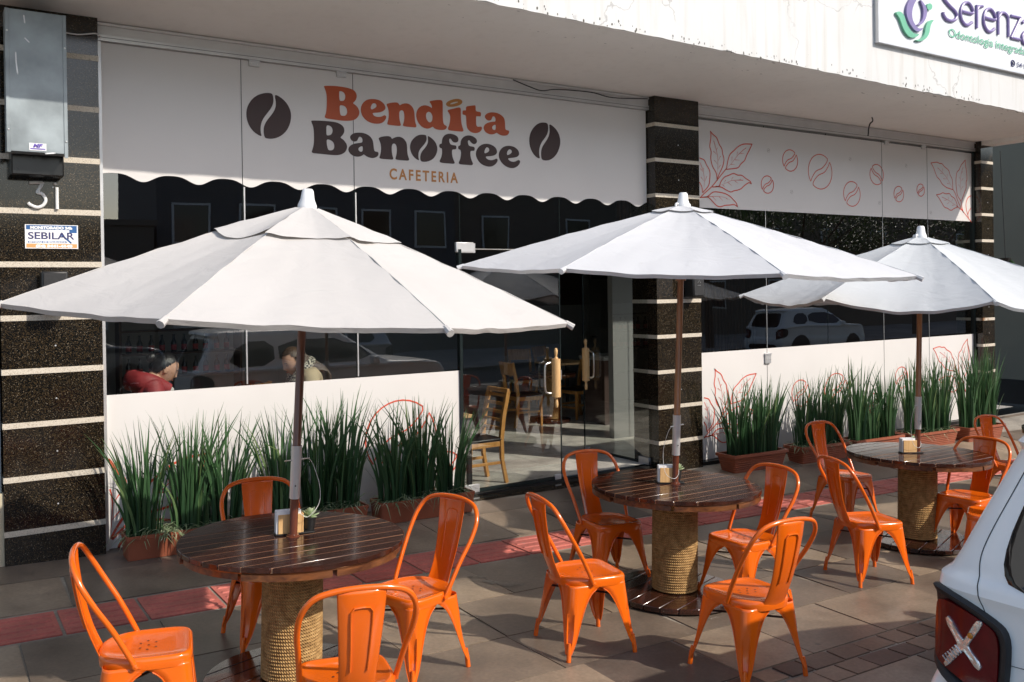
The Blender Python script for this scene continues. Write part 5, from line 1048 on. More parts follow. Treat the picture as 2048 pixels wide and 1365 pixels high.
def planter(x0, x1, yf, yb, h, label, ribbed, clumps, ground_n, hh=0.9):
    zf = min(gz(x0, yf), gz(x1, yf))+0.004
    L = x1-x0; cx, cy = (x0+x1)/2, (yf+yb)/2; Wd = yb-yf
    t = thing("planter", label, "planter", (cx, cy, (gz(x0, yf)+gz(x1, yf))/2+0.003), 0, "long terracotta planters with iris along the shop window", math.atan((gz(x0, cy)-gz(x1, cy))/L))
    b = MB()
    def ring(a, c, z, rc=0.02):
        p = []
        for sx, sy, k0 in ((1, -1, -0.5), (1, 1, 0), (-1, 1, 0.5), (-1, -1, 1.0)):
            for q in range(4):
                an = math.pi*(k0+q/6); p.append((sx*(a-rc)+rc*math.cos(an), sy*(c-rc)+rc*math.sin(an), z))
        return p
    rgs = []; nk = 7 if ribbed else 1
    tp = 0.035 if ribbed else 0.012
    for k in range(nk+1):
        f = k/nk; e = tp*(1-f)
        if ribbed and k not in (0, nk): rgs.append(ring(L/2-e, Wd/2-e, h*0.84*f-0.004)); rgs.append(ring(L/2-e-.004, Wd/2-e-.004, h*0.84*f)); rgs.append(ring(L/2-e, Wd/2-e, h*0.84*f+0.004))
        else: rgs.append(ring(L/2-e, Wd/2-e, h*0.84*f))
    rw = 0.018 if ribbed else 0.006
    rgs += [ring(L/2+rw, Wd/2+rw, h*0.85), ring(L/2+rw, Wd/2+rw, h), ring(L/2-0.006, Wd/2-0.006, h), ring(L/2-0.01, Wd/2-0.01, h*0.8)]
    n = 16; v = [p for r_ in rgs for p in r_]
    b.add(v, [tuple(reversed(range(n)))]+[(i*n+k, i*n+(k+1) % n, (i+1)*n+(k+1) % n, (i+1)*n+k) for i in range(len(rgs)-1) for k in range(n)], 0)
    b.build("pot", 'terracotta', t, 45)
    b = MB(); b.box(-L/2+0.012, L/2-0.012, -Wd/2+0.012, Wd/2-0.012, h*0.7, h*0.82, 0); b.build("soil", 'soil', t, 0)
    b = MB(); b.fixn = False
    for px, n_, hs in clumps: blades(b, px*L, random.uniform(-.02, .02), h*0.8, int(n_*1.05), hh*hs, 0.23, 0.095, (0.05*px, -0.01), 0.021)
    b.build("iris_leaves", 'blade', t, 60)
    if ground_n:
        b = MB(); b.fixn = False; ground_leaves(b, -L/2+0.03, L/2-0.03, -Wd/2+0.02, Wd/2-0.02, h*0.85, ground_n); b.build("striped_leaves", 'grass', t, 60)
random.seed(21)
planter(0.09, 1.05, -0.34, -0.09, 0.185, "smooth terracotta planter nearest the left pillar", False, [(-0.36, 75, 0.93), (0.02, 95, 1.0), (0.3, 75, 0.95)], 26, 1.0)
planter(1.14, 2.06, -0.34, -0.09, 0.185, "smooth terracotta planter behind the left umbrella pole", False, [(-0.3, 80, 0.95), (0.05, 85, 1.02), (0.3, 90, 1.05)], 22, 1.02)
planter(2.17, 3.12, -0.37, -0.12, 0.19, "smooth terracotta planter beside the closed glass door", False, [(-0.32, 75, 0.95), (-0.04, 90, 1.0), (0.3, 80, 0.9)], 30, 0.98)
planter(6.52, 7.40, -0.42, -0.14, 0.21, "ribbed terracotta planter right of the middle pillar", True, [(-0.3, 75, 0.95), (0.05, 70, 1.0), (0.33, 75, 1.0)], 0, 0.95)
planter(7.66, 8.56, -0.44, -0.16, 0.21, "second ribbed terracotta planter from the middle pillar", True, [(-0.3, 75, 0.95), (0.02, 80, 1.0), (0.33, 70, 1.0)], 16, 1.0)
planter(8.66, 9.64, -0.46, -0.18, 0.21, "third ribbed terracotta planter, with leaves leaning right", True, [(-0.3, 70, 1.1), (0.0, 60, 0.85), (0.33, 75, 0.95)], 0, 1.0)
planter(9.8, 10.85, -0.5, -0.2, 0.21, "fourth ribbed terracotta planter, behind the right umbrella pole", True, [(-0.3, 75, 1.05), (0.02, 80, 1.1), (0.33, 75, 1.1)], 12, 1.0)
planter(11.05, 11.95, -0.54, -0.24, 0.21, "last ribbed terracotta planter in front of the right pillar", True, [(-0.3, 75, 1.05), (0.02, 80, 1.15), (0.33, 75, 1.1)], 0, 1.1)
t = thing("hanging_plant", "long drooping green leaves hanging beside the right pillar", "plant", (12.95, -0.1, 2.35))
b = MB(); b.fixn = False
for k in range(22):
    a = random.uniform(-1.2, 1.2); L = random.uniform(.35, .6); v = []; tn = []
    for i in range(6):
        f = i/5; w = .02*math.sin(math.pi*min(1, f*0.9+.1))+.001; x = -.1+L*0.5*f*math.cos(a); y = .2*f*math.sin(a); z = .15*f-L*1.05*f*f
        v += [(x-w*.7, y-w, z), (x+w*.7, y+w, z)]; tn += [.4+.6*f]*2
    b.add(v, [(2*i, 2*i+1, 2*i+3, 2*i+2) for i in range(5)], 0, tn)
b.build("leaves", 'blade', t, 60)
b = MB(); b.tube([(-.12, .05, 1.7), (-.1, 0, .02)], .006, 6); b.lathe([(.05, -.05), (.08, .05), (.085, .06)], 12, (-.1, 0, -.02)); b.build("basket", 'black', t)
# ================================================================ inside furniture
def wood_chair(t, ladder):
    for sx in (-1, 1):
        b = MB(); b.bar((sx*.19, .19, 0), (sx*.185, .185, .44), .03, .03, w2=.042, h2=.042); b.build("leg", 'chairwood', t, 0, .003)
        b = MB()
        p = [(sx*.19, -.25, 0), (sx*.185, -.2, .25), (sx*.185, -.195, .46), (sx*.185, -.225, .7), (sx*.185, -.285, .95)]
        for i in range(4): b.bar(p[i], p[i+1], .04, .036+.004*i if i < 2 else .044)
        b.build("leg", 'chairwood', t, 0, .002)
    b = MB()
    b.box(-.19, .19, .165, .19, .385, .44, 0); b.box(-.195, -.17, -.2, .19, .385, .44, 0); b.box(.17, .195, -.2, .19, .385, .44, 0); b.box(-.19, .19, -.21, -.185, .385, .44, 0)
    b.box(-.19, -.17, -.2, .19, .2, .23, 0); b.box(.17, .19, -.2, .19, .2, .23, 0); b.box(-.19, .19, .17, .19, .16, .19, 0); b.build("seat_rail", 'chairwood', t, 0, .003)
    b = MB(); b.box(-.205, .205, -.205, .21, .44, .475, 0); o = b.build("seat_pad", 'seatpad', t, 40, .014)
    b = MB()
    if ladder:
        for k in range(5): z = .56+k*.085; y = -.205-.09*((z-.5)/.45)**1.5; b.box(-.18, .18, y-.011, y+.011, z-.016, z+.016, 0)
        b.box(-.2, .2, -.3, -.268, .93, .975, 0)
    else:
        v = []
        for i in range(9):
            u = -1+i/4; y = -.262-.02*(1-u*u)
            v += [(u*.19, y+.012, .76), (u*.19, y-.012, .76), (u*.19, y-.05, .95), (u*.19, y-.026, .95)]
        b.add(v, [(i*4+k, i*4+(k+1) % 4, (i+1)*4+(k+1) % 4, (i+1)*4+k) for i in range(8) for k in range(4)]+[(0, 1, 2, 3), (35, 34, 33, 32)], 0)
    b.build("backrest", 'chairwood', t, 0, .003)
GI = "honey coloured wooden chairs inside the cafe"
wc = [(3.66, 0.50, R(90), 1, "wooden ladder back chair just inside the closed door"),
 (6.27, 3.50, R(-95), 0, "wooden chair with black seat left of the indoor rope pedestal"),
 (7.36, 3.62, R(95), 0, "wooden chair with black seat right of the indoor rope pedestal"),
 (8.20, 3.55, R(125), 0, "wooden chair seen against the grey interior door"),
 (7.6, 5.5, R(160), 0, "dim wooden chair deep inside behind the rolling pins"),
 (8.5, 5.9, R(200), 0, "dark wooden chair deep inside in front of the interior door"),
 (0.42, 0.95, R(-92), 1, "wooden chair under the woman in the red jacket"),
 (2.22, 0.98, R(92), 1, "wooden chair under the woman in the beige coat"),
 (2.95, 1.75, R(150), 1, "wooden ladder back chair behind the beige coat"),
 (2.0, 3.2, R(40), 0, "wooden chair between the two seated women further inside")]
c0 = {}
for x, y, a, ld, lab in wc:
    if ld not in c0: c0[ld] = thing("wooden_chair", lab, "chair", (x, y, 0.002), a, GI); wood_chair(c0[ld], ld)
    else: dup(c0[ld], (x, y, 0.002), a, lab)
def cafe_table(x, y, w, d, label):
    t = thing("cafe_table", label, "table", (x, y, 0.002)); b = MB(); b.box(-w/2, w/2, -d/2, d/2, .72, .755, 0); b.build("tabletop", 'bamboo', t, 0, .004)
    for sx in (-1, 1):
        for sy in (-1, 1): b = MB(); b.box(sx*(w/2-.03)-.022, sx*(w/2-.03)+.022, sy*(d/2-.03)-.022, sy*(d/2-.03)+.022, 0, .718, 0); b.build("leg", 'black', t, 0)
cafe_table(1.3, 0.95, .75, .65, "square wooden table between the two seated women")
cafe_table(3.17, 0.56, .62, .6, "square wooden table left of the ladder back chair")
cafe_table(8.1, 5.0, .7, .7, "square wooden table deep inside the cafe")
t = dup(tb0, (6.80, 3.50, 0.004), 0, "round table with pale rope pedestal inside behind the rolling pin door"); t['category'] = "table"
t.scale = (0.62, 0.62, 0.99)
# bottles on the back shelf
t = thing("bottle_shelf", "dark shelf of bottles behind the woman in the red jacket", "shelf", (1.7, 4.9, 0))
b = MB()
for z in (.95, 1.25, 1.55): b.box(-.75, .75, -.15, .15, z-.02, z, 0)
b.box(-.78, -.75, -.15, .15, 0, 2.0, 0); b.box(.75, .78, -.15, .15, 0, 2, 0); b.box(-.75, .75, -.15, .15, 0, .5, 0); b.build("frame", 'wallbrown', t, 0)
b = MB(); b.lathe([(.034, 0), (.036, .01), (.036, .13), (.014, .18), (.013, .22), (.015, .22), (.015, .235), (0, .235)], 12, mi=0); b.lathe([(.0365, .03), (.0365, .1)], 12, mi=1)
b0 = b.build("bottle", ['gloss', 'redjacket'], None); tag(b0, "dark bottle with a pale label in a row on the back shelf", "bottle", "bottles on the back shelf"); b0.location = (1.05, 4.88, 0.951)
for k in range(1, 20):
    o = b0.copy(); C.objects.link(o); o.location = (1.05+(k % 10)*0.14, 4.86+0.03*(k % 2), 0.951+0.3*(k//10))
t = thing("service_counter", "pale counter with a glass case inside the right window", "counter", (7.9, 3.0, 0.002))
b = MB(); b.box(-.7, .9, -.25, .25, 0, .95, 0); b.box(-.75, .95, -.3, .3, .95, 1.0, 1); b.build("body", ['wallbrown', 'wallwhite'], t, 0)
b = MB(); b.fixn = False; b.box(-.5, .5, -.22, .2, 1.002, 1.4, 0); b.build("glass_case", 'clear', t, 0)
# ================================================================ people
def skin_mesh(pts, edges, root=0, lv=2):
    """pts: (x,y,z,r); returns evaluated mesh of a skinned skeleton"""
    me = bpy.data.meshes.new("sk"); me.from_pydata([p[:3] for p in pts], edges, []); o = bpy.data.objects.new("sk", me); C.objects.link(o)
    md = o.modifiers.new("skin", 'SKIN'); sv = me.skin_vertices[0].data
    for i, p in enumerate(pts): sv[i].radius = (p[3], p[3] if len(p) < 5 else p[4]); sv[i].use_root = (i == root)
    sb = o.modifiers.new("sub", 'SUBSURF'); sb.levels = lv; sb.render_levels = lv
    r_ = bpy.data.meshes.new_from_object(o.evaluated_get(bpy.context.evaluated_depsgraph_get())); bpy.data.objects.remove(o); return r_
def head_bm(k=1.0):
    """head at origin (centre), facing +y, about 0.23 tall"""
    bm = bmesh.new(); bmesh.ops.create_uvsphere(bm, u_segments=40, v_segments=30, radius=1.0)
    for v in bm.verts:
        x, y, z = v.co; X, Y, Z = x*0.073, y*0.092, z*0.115
        if z < 0: t_ = -z; X *= 1-0.32*t_; Y *= 1-0.2*t_; Y += 0.012*t_
        if y > 0: Y -= 0.008*max(0, 1-abs(z-0.05)/.3)*max(0, 1-abs(abs(x)-.38)/.25)      # eye sockets
        nz = math.exp(-(x/0.13)**2)
        if y > 0: Y += 0.02*nz*max(0, 1-abs(z+0.22)/.16)+0.009*nz*max(0, 1-abs(z+0.05)/.2)   # nose
        if y > 0: Y += 0.006*math.exp(-(x/0.3)**2)*max(0, 1-abs(z+0.52)/.1)+0.008*math.exp(-(x/.28)**2)*max(0, 1-abs(z+0.85)/.2)
        if y > 0 and 0.12 < z < .3: Y += .003*math.exp(-((abs(x)-.35)/.3)**2)
        v.co = (X*k, Y*k, Z*k)
    for s_ in (-1, 1):
        r_ = bmesh.ops.create_uvsphere(bm, u_segments=12, v_segments=8, radius=1.0)
        for v in r_['verts']: v.co = (s_*(0.072+v.co.x*.008)*k, (-.004+v.co.y*.019)*k, (-.008+v.co.z*.032)*k)
    return bm
def hand(pts, edges, wrist, d, up, side):
    """palm and five fingers rooted at the wrist index; d forward, side towards thumb"""
    d = Vector(d).normalized(); s_ = Vector(side).normalized(); u = Vector(up).normalized(); w = Vector(pts[wrist][:3])
    i0 = len(pts); pts.append((*(w+d*.05), .02)); edges.append((wrist, i0))
    for k, L in enumerate((.066, .074, .069, .055)):
        o = s_*(.03-.02*k); p = w+d*.085+o; i1 = len(pts); pts.append((*p, .009)); edges.append((i0, i1))
        i2 = len(pts); pts.append((*(p+d*L*.5-u*.008), .008)); edges.append((i1, i2)); i3 = len(pts); pts.append((*(p+d*L*.85-u*.03), .0065)); edges.append((i2, i3))
    p = w+d*.03+s_*.032; i1 = len(pts); pts.append((*p, .011)); edges.append((i0, i1)); i2 = len(pts); pts.append((*(p+d*.035+s_*.018-u*.01), .0085)); edges.append((i1, i2))
def mesh_obj(me, name, mt, parent, smooth=True):
    me.materials.clear(); me.materials.append(M[mt]); me.name = name
    if smooth: me.polygons.foreach_set("use_smooth", [True]*len(me.polygons))
    o = bpy.data.objects.new(name, me); C.objects.link(o); o.parent = parent; return o
def person(x, y, rz, label, k, hairm, coat, head_off, pitch):
    t = thing("person", label, "person", (x, y, 0.002), rz); t.scale = (1.12, 1.12, 1.12)
    # local frame: facing +y, seat at z .46
    P = [(0, -.06, .56, .13), (0, -.05, .72, .125), (0, -.02, .9, .125), (0, .0, 1.04, .12), (0, .03, 1.13, .06), (0, .06, 1.19, .05)]; E = [(0, 1), (1, 2), (2, 3), (3, 4), (4, 5)]
    for s_ in (-1, 1):
        b_ = len(P); P += [(s_*.15, .0, 1.06, .06), (s_*.2, .02, .92, .048), (s_*.2, .14, .8, .04), (s_*.13, .3, .79, .033), (s_*.11, .34, .79, .024)]; E += [(3, b_), (b_, b_+1), (b_+1, b_+2), (b_+2, b_+3), (b_+3, b_+4)]
        hand(P, E, b_+4, (-s_*.25, 1, -.05), (0, 0, 1), (-s_, 0, 0))
        l_ = len(P); P += [(s_*.09, .02, .54, .09), (s_*.11, .38, .52, .07), (s_*.11, .4, .28, .055), (s_*.11, .38, .09, .04), (s_*.11, .5, .04, .035)]; E += [(0, l_), (l_, l_+1), (l_+1, l_+2), (l_+2, l_+3), (l_+3, l_+4)]
    body = skin_mesh(P, E)
    bm = bmesh.new(); bm.from_mesh(body)
    hb = head_bm(k); T = Matrix.Translation(head_off) @ Matrix.Rotation(pitch, 4, 'X')
    tmp = bpy.data.meshes.new("h"); hb.transform(T); hb.to_mesh(tmp); bm.from_mesh(tmp); bm.to_mesh(body); bm.free(); hb.free()
    o = mesh_obj(body, "body", 'skin', t); rm = o.modifiers.new("remesh", 'REMESH'); rm.mode = 'VOXEL'; rm.voxel_size = 0.0055; rm.use_smooth_shade = True
    # jacket: same torso and arms, a little thicker
    nn = 16; PJ = []; EJ = []
    PJ = [(0, -.06, .58, .15), (0, -.05, .74, .148), (0, -.03, .92, .15), (0, -.0, 1.05, .135), (0, .015, 1.13, .09)]; EJ = [(0, 1), (1, 2), (2, 3), (3, 4)]
    for s_ in (-1, 1):
        b_ = len(PJ); PJ += [(s_*.155, -.0, 1.07, .082), (s_*.21, .02, .92, .068), (s_*.205, .14, .8, .058), (s_*.14, .29, .79, .046)]; EJ += [(3, b_), (b_, b_+1), (b_+1, b_+2), (b_+2, b_+3)]
    mesh_obj(skin_mesh(PJ, EJ), "jacket", coat, t)
    PT = [(0, -.05, .56, .14)]; ET = []
    for s_ in (-1, 1):
        l_ = len(PT); PT += [(s_*.09, .03, .545, .1), (s_*.11, .38, .525, .08), (s_*.11, .4, .28, .065), (s_*.11, .385, .1, .055)]; ET += [(0, l_), (l_, l_+1), (l_+1, l_+2), (l_+2, l_+3)]
    mesh_obj(skin_mesh(PT, ET), "trousers", 'trousers', t)
    b = MB()
    for s_ in (-1, 1): b.tube(spline([(s_*.11, .36, .05), (s_*.11, .44, .045), (s_*.11, .55, .03)], 4), [.05]*4+[.045]*4+[.035], 10, flat=.8)
    b.build("shoes", 'black', t)
    return t, T
def hair_cap(t, T, k, mt, front):
    bm = bmesh.new(); bmesh.ops.create_uvsphere(bm, u_segments=48, v_segments=36, radius=1.0)
    for v in list(bm.verts):
        x, y, z = v.co
        if y > front-(0.0 if z > .5 else (0.5-z)*.75) and z < .62: v.tag = True
        if z < -.55: v.tag = True
        wv = 1+.012*math.sin(x*60+z*9)
        v.co = (x*.079*k*wv, (y*.1-.003)*k*wv, (z*.119+.004)*k*wv)
    bmesh.ops.delete(bm, geom=[v for v in bm.verts if v.tag], context='VERTS')
    bm.transform(T); me = bpy.data.meshes.new("hair"); bm.to_mesh(me); bm.free()
    return mesh_obj(me, "hair", mt, t)
def face_bits(t, T, k):
    b = MB()
    for s_ in (-1, 1):
        b.tube([T @ Vector((s_*x*k, y*k, z*k)) for x, y, z in ((.046, .068, .02), (.034, .0815, .0235), (.02, .0855, .021))], .0028, 6)
        b.tube([T @ Vector((s_*x*k, y*k, z*k)) for x, y, z in ((.042, .067, .003), (.031, .0785, .0015), (.02, .081, .003))], .0022, 6)
    b.build("brows", 'eye', t)
    b = MB(); b.tube([T @ Vector((x*k, y*k, z*k)) for x, y, z in ((-.022, .076, -.058), (-.01, .0875, -.057), (0, .0895, -.058), (.01, .0875, -.057), (.022, .076, -.058))], [.002, .004, .0045, .004, .002], 8); b.build("lips", 'lips', t)
k1 = 1.08
t, T = person(0.525, 0.93, R(-90), "woman with tied back dark hair in a red hooded jacket seated at the window", k1, None, 'redjacket', (0, .12, 1.2), R(-28))
hair_cap(t, T, k1, 'hairblack', .35); face_bits(t, T, k1)
b = MB(); b.lathe([(0, -.04), (.025, -.033), (.04, -.01), (.04, .012), (.024, .034), (0, .04)], 18, (0, 0, 0), 0, T @ Matrix.Translation((0, -.125*k1, .03*k1))); b.build("hair_bun", 'hairblack', t)
b = MB()
b.tube(spline([(.14, .12, 1.04), (.15, .0, 1.1), (.12, -.09, 1.12), (0, -.15, 1.12), (-.12, -.09, 1.12), (-.15, .0, 1.1), (-.14, .12, 1.04)], 5), [.03+.02*math.sin(math.pi*i/30) for i in range(31)], 12, flat=1.6); b.build("hood", 'redjacket', t)
b = MB(); b.tube(spline([(.075, .15, 1.02), (.095, .08, 1.08), (.09, .0, 1.13), (0, -.06, 1.16), (-.09, .0, 1.13), (-.095, .08, 1.08), (-.075, .15, 1.02)], 5), .02, 10, flat=1.5); b.build("hood_lining", 'fleece', t)
t, T = person(1.99, 0.98, R(90), "woman with long brown hair in a beige coat seated behind the umbrella pole", k1, None, 'beigecoat', (0, .1, 1.195), R(-24))
hair_cap(t, T, k1, 'hairbrown', .3); face_bits(t, T, k1)
b = MB()
for i in range(90):
    a = R(random.uniform(75, 285))-R(90)+R(90); ca, sa = math.sin(a), math.cos(a)
    s_ = random.uniform(-1, 1); p0 = T @ Vector((.078*k1*math.sin(s_*1.75), -.1*k1*math.cos(s_*1.75), random.uniform(-.06, .05)*k1))
    b.tube(spline([p0, p0+Vector((.01*s_, -.045, -.05)), (s_*.1, -.17-.04*(1-abs(s_)), 1.1), (s_*.1, -.21-.03*(1-abs(s_)), .9+random.uniform(-.04, .06))], 4), [.011]*6+[.009]*6+[.004], 6)
b.build("long_hair", 'hairbrown', t)
b = MB(); b.tube(spline([(.05, .13, .98), (.085, .08, 1.1), (.085, .0, 1.17), (0, -.055, 1.2), (-.085, .0, 1.17), (-.085, .08, 1.1), (-.03, .14, .98)], 5), .034, 12, flat=1.3); b.build("scarf", 'scarf', t)
# ================================================================ cars
LV = [ # z, rear x, front x, half width
 (0.20, 0.16, 4.05, 0.80), (0.28, 0.06, 4.16, 0.88), (0.42, 0.015, 4.22, 0.92), (0.56, 0.0, 4.23, 0.932), (0.64, 0.02, 4.23, 0.928), (0.72, 0.075, 4.22, 0.912), (0.90, 0.085, 4.18, 0.908), (1.00, 0.09, 4.12, 0.908), (1.035, 0.085, 4.05, 0.925),
 (1.07, 0.10, 3.9, 0.922), (1.10, 0.125, 3.25, 0.885), (1.16, 0.15, 3.05, 0.855), (1.30, 0.22, 2.82, 0.805), (1.45, 0.30, 2.58, 0.75), (1.56, 0.355, 2.40, 0.705), (1.60, 0.30, 2.32, 0.69), (1.64, 0.32, 2.22, 0.655), (1.67, 0.52, 2.0, 0.55), (1.68, 0.9, 1.7, 0.35)]
def lv(z):
    if z <= LV[0][0]: return LV[0]
    for i in range(len(LV)-1):
        a, b_ = LV[i], LV[i+1]
        if a[0] <= z <= b_[0]:
            f = (z-a[0])/(b_[0]-a[0]); return (z, a[1]+(b_[1]-a[1])*f, a[2]+(b_[2]-a[2])*f, a[3]+(b_[3]-a[3])*f)
    return LV[-1]
EXN = 17.0
def rear(y, z, off=0.0, jut=0.0):
    _, x0, x1, w = lv(z); a, c = (x1-x0)/2, (x0+x1)/2
    q = min(0.9995, abs(y)/w); x = c-a*(1-q**EXN)**(1/EXN)
    # outward normal (approx) in plan
    g = (q**(EXN-1)); h = ((c-x)/a)**(EXN-1) if c > x else 0; nx, ny = -h/a, math.copysign(g, y)/w; L = math.hypot(nx, ny) or 1
    return Vector((x+nx/L*off, y+ny/L*off, z))
def frontp(y, z, off=0.0):
    _, x0, x1, w = lv(z); a, c = (x1-x0)/2, (x0+x1)/2; q = min(0.999, abs(y)/w); return Vector((c+a*(1-q**EXN)**(1/EXN)+off, y, z))
def sidep(x, z, s, off=0.0):
    _, x0, x1, w = lv(z); a, c = (x1-x0)/2, (x0+x1)/2; q = min(0.999, abs(x-c)/a); return Vector((x, s*(w*(1-q**EXN)**(1/EXN)+off), z))
def patch(b, f, poly, prof, mi=0, sm=2):
    """polygon in surface coordinates; prof = [(scale, offset)...] from rim to centre"""
    p = chaikin(poly, sm); n = len(p); cx = sum(q[0] for q in p)/n; cy = sum(q[1] for q in p)/n; v = []
    for s_, o_ in prof:
        for q in p: v.append(f(cx+(q[0]-cx)*s_, cy+(q[1]-cy)*s_, o_))
    m_ = len(prof); fc = [(i*n+k, i*n+(k+1) % n, (i+1)*n+(k+1) % n, (i+1)*n+k) for i in range(m_-1) for k in range(n)]; fc.append(tuple((m_-1)*n+k for k in range(n)))
    b.add(v, fc, mi)
FLAT = [(1, 0.001), (0.985, 0.007)]+[(0.95-0.09*k, 0.007) for k in range(11)]
def seam_line(b, f, pts, w=0.0045):
    p = [f(a, c, 0.0015) for a, c in [(q.x, q.y) for q in spline([(a, c, 0) for a, c in pts], 8)]]; b.tube(p, w/2, 5, flat=0.5)
def make_car(name, label, loc, rz, paint, group):
    t = thing(name, label, "car", loc, rz, group)
    b = MB(); n = 220; v = []; zs = []
    for i in range(len(LV)-1):
        for k in range(3): zs.append(LV[i][0]+(LV[i+1][0]-LV[i][0])*k/3)
    zs.append(LV[-1][0])
    for z in zs:
        _, x0, x1, w = lv(z); a, c = (x1-x0)/2, (x0+x1)/2
        for k in range(n):
            th = 2*math.pi*k/n; cs, sn = math.cos(th), math.sin(th); v.append((c+a*math.copysign(abs(cs)**(2/EXN), cs), w*math.copysign(abs(sn)**(2/EXN), sn), z))
    f = [(i*n+k, i*n+(k+1) % n, (i+1)*n+(k+1) % n, (i+1)*n+k) for i in range(len(zs)-1) for k in range(n)]; f += [tuple(reversed(range(n))), tuple((len(zs)-1)*n+k for k in range(n))]
    b.add(v, f, 0); b.build("body", paint, t, 28)
    # rear: hatch glass, tail lamps, bumper, plate recess
    b = MB(); patch(b, rear, [(-.56, 1.06), (.56, 1.06), (.64, 1.16), (.585, 1.46), (.54, 1.54), (-.54, 1.54), (-.585, 1.46), (-.64, 1.16)], FLAT); b.build("rear_window", 'carglass', t, 40)
    b = MB(); patch(b, rear, [(-.6, 0.27), (.6, 0.27), (.62, .4), (.5, .47), (-.5, .47), (-.62, .4)], FLAT); b.build("bumper_trim", 'trim', t, 40)
    b = MB()
    seam_line(b, rear, [(-.6, 0.6), (-.6, .68)]); seam_line(b, rear, [(.6, .6), (.6, .68)])
    seam_line(b, rear, [(-.58, .63), (0, .625), (.58, .63)]); seam_line(b, rear, [(.56, .815), (.3, .83), (-.3, .83), (-.56, .815)])
    for s_ in (-1, 1): seam_line(b, rear, [(s_*.68, 1.02), (s_*.70, 1.09), (s_*.71, 1.2), (s_*.65, 1.42), (s_*.6, 1.58)]); seam_line(b, rear, [(s_*.66, .98), (s_*.68, 1.02)])
    b.build("panel_gap", 'seam', t, 0)
    for s_ in (-1, 1):
        o = MB(); q = lambda y, z: (s_*y, z)
        fr = [q(.575, .68), q(.56, .80), q(.56, .93), q(.62, .97), (s_*.80, 1.03), (s_*.872, 1.035), (s_*.897, 1.0), (s_*.9015, .86), (s_*.8995, .755), (s_*.87, .725), (s_*.77, .68), (s_*.64, .652)]
        patch(o, rear, fr, [(1, -.004), (1.0, .02), (.97, .03), (.90, .03), (.84, .026), (.8, .012), (.5, .012), (.1, .012)], 0, 2); tl = o.build("tail_light", 'trim', t, 50)
        ln = [q(.60, .705), q(.595, .80), q(.595, .91), q(.63, .945), (s_*.77, .99), (s_*.83, .985), (s_*.848, .95), (s_*.852, .85), (s_*.85, .77), (s_*.83, .745), (s_*.74, .715), (s_*.64, .69)]
        o = MB(); patch(o, rear, ln, [(1.02, .008), (1, .031), (.8, .031), (.6, .031), (.4, .031), (.2, .031), (.06, .031)], 0, 2); o.build("red_lens", 'redlens', tl, 50)
        o = MB(); cy, cz = .724, .845
        xs_ = [(-.078, .118), (-.055, .112), (-.008, .026), (.006, .024), (.066, .1), (.086, .078), (.026, .004), (.026, -.008), (.09, -.098), (.074, -.118), (.006, -.024), (-.008, -.024), (-.07, -.084), (-.088, -.058), (-.026, -.004), (-.026, .01), (-.086, .1)]
        patch(o, rear, [(s_*(cy+dy*.86), cz+dz*.95) for dy, dz in xs_], [(1, .03), (.98, .038), (.8, .04), (.62, .038), (.4, .038), (.1, .038)], 0, 1)
        for k in range(6):
            f_ = .25+k*.15; y_, z_ = cy+.062*f_, cz-.078*f_; o.tube([rear(s_*(y_-.013), z_-.011, .04), rear(s_*(y_+.013), z_+.011, .04)], .0035, 5, 0)
        o.build("clear_lens", 'clearlens', tl, 50)
        o = MB(); o.lathe([(0.011, 0), (.009, .004), (0, .006)], 12, (0, 0, 0), 0, Matrix.Translation(rear(s_*(cy-.03), cz+.045, .04)) @ Matrix.Rotation(R(-90), 4, 'Y')); o.build("amber_lens", 'amber', tl, 40)
    for s_ in (-1, 1):
        sf = lambda x, z, o_: sidep(x, z, s_, o_)
        b = MB(); patch(b, sf, [(.5, 1.12), (1.25, 1.12), (1.25, 1.5), (.72, 1.5)], FLAT, 0, 1); b.build("side_window", 'carglass', t, 40)
        b = MB(); patch(b, sf, [(1.32, 1.12), (2.95, 1.12), (2.5, 1.5), (1.32, 1.5)], FLAT, 0, 1); b.build("side_window", 'carglass', t, 40)
        b = MB()
        for x_ in (1.28, 2.2): seam_line(b, sf, [(x_, .35), (x_-.01, .7), (x_, 1.08)])
        b.build("door_gap", 'seam', t, 0)
        for wx in (.86, 3.42):
            b = MB()
            patch(b, sf, [(wx+.41*math.cos(a), max(.21, .36+.41*math.sin(a))) for a in [2*math.pi*k/24 for k in range(24)]], [(1, .0), (1, .012), (.9, .012), (.5, .008), (.1, .008)], 0, 1); b.build("wheel_arch", 'trim', t, 40)
            T = Matrix.Translation((wx, s_*.80, .34)) @ Matrix.Rotation(R(-90*s_), 4, 'X')
            b = MB(); b.lathe([(.21, -.1), (.33, -.1), (.345, -.06), (.345, .09), (.32, .125), (.24, .13), (.215, .1)], 36, (0, 0, 0), 0, T); wh = b.build("wheel", 'tyre', t, 50)
            b = MB(); b.lathe([(.22, .09), (.21, .05), (.09, .08), (.05, .1), (0, .1)], 30, (0, 0, 0), 0, T)
            for k in range(5):
                a = k*2*math.pi/5; b.bar(T @ Vector((.05*math.cos(a), .05*math.sin(a), .095)), T @ Vector((.21*math.cos(a), .21*math.sin(a), .1)), .05, .02)
            b.build("rim", 'alu', wh, 40)
    b = MB(); patch(b, frontp, [(-.74, 1.12), (.74, 1.12), (.66, 1.5), (-.66, 1.5)], FLAT, 0, 1); b.build("windscreen", 'carglass', t, 40)
    b = MB(); patch(b, frontp, [(-.5, .5), (.5, .5), (.55, .75), (-.55, .75)], FLAT, 0, 1); b.build("grille", 'trim', t, 40)
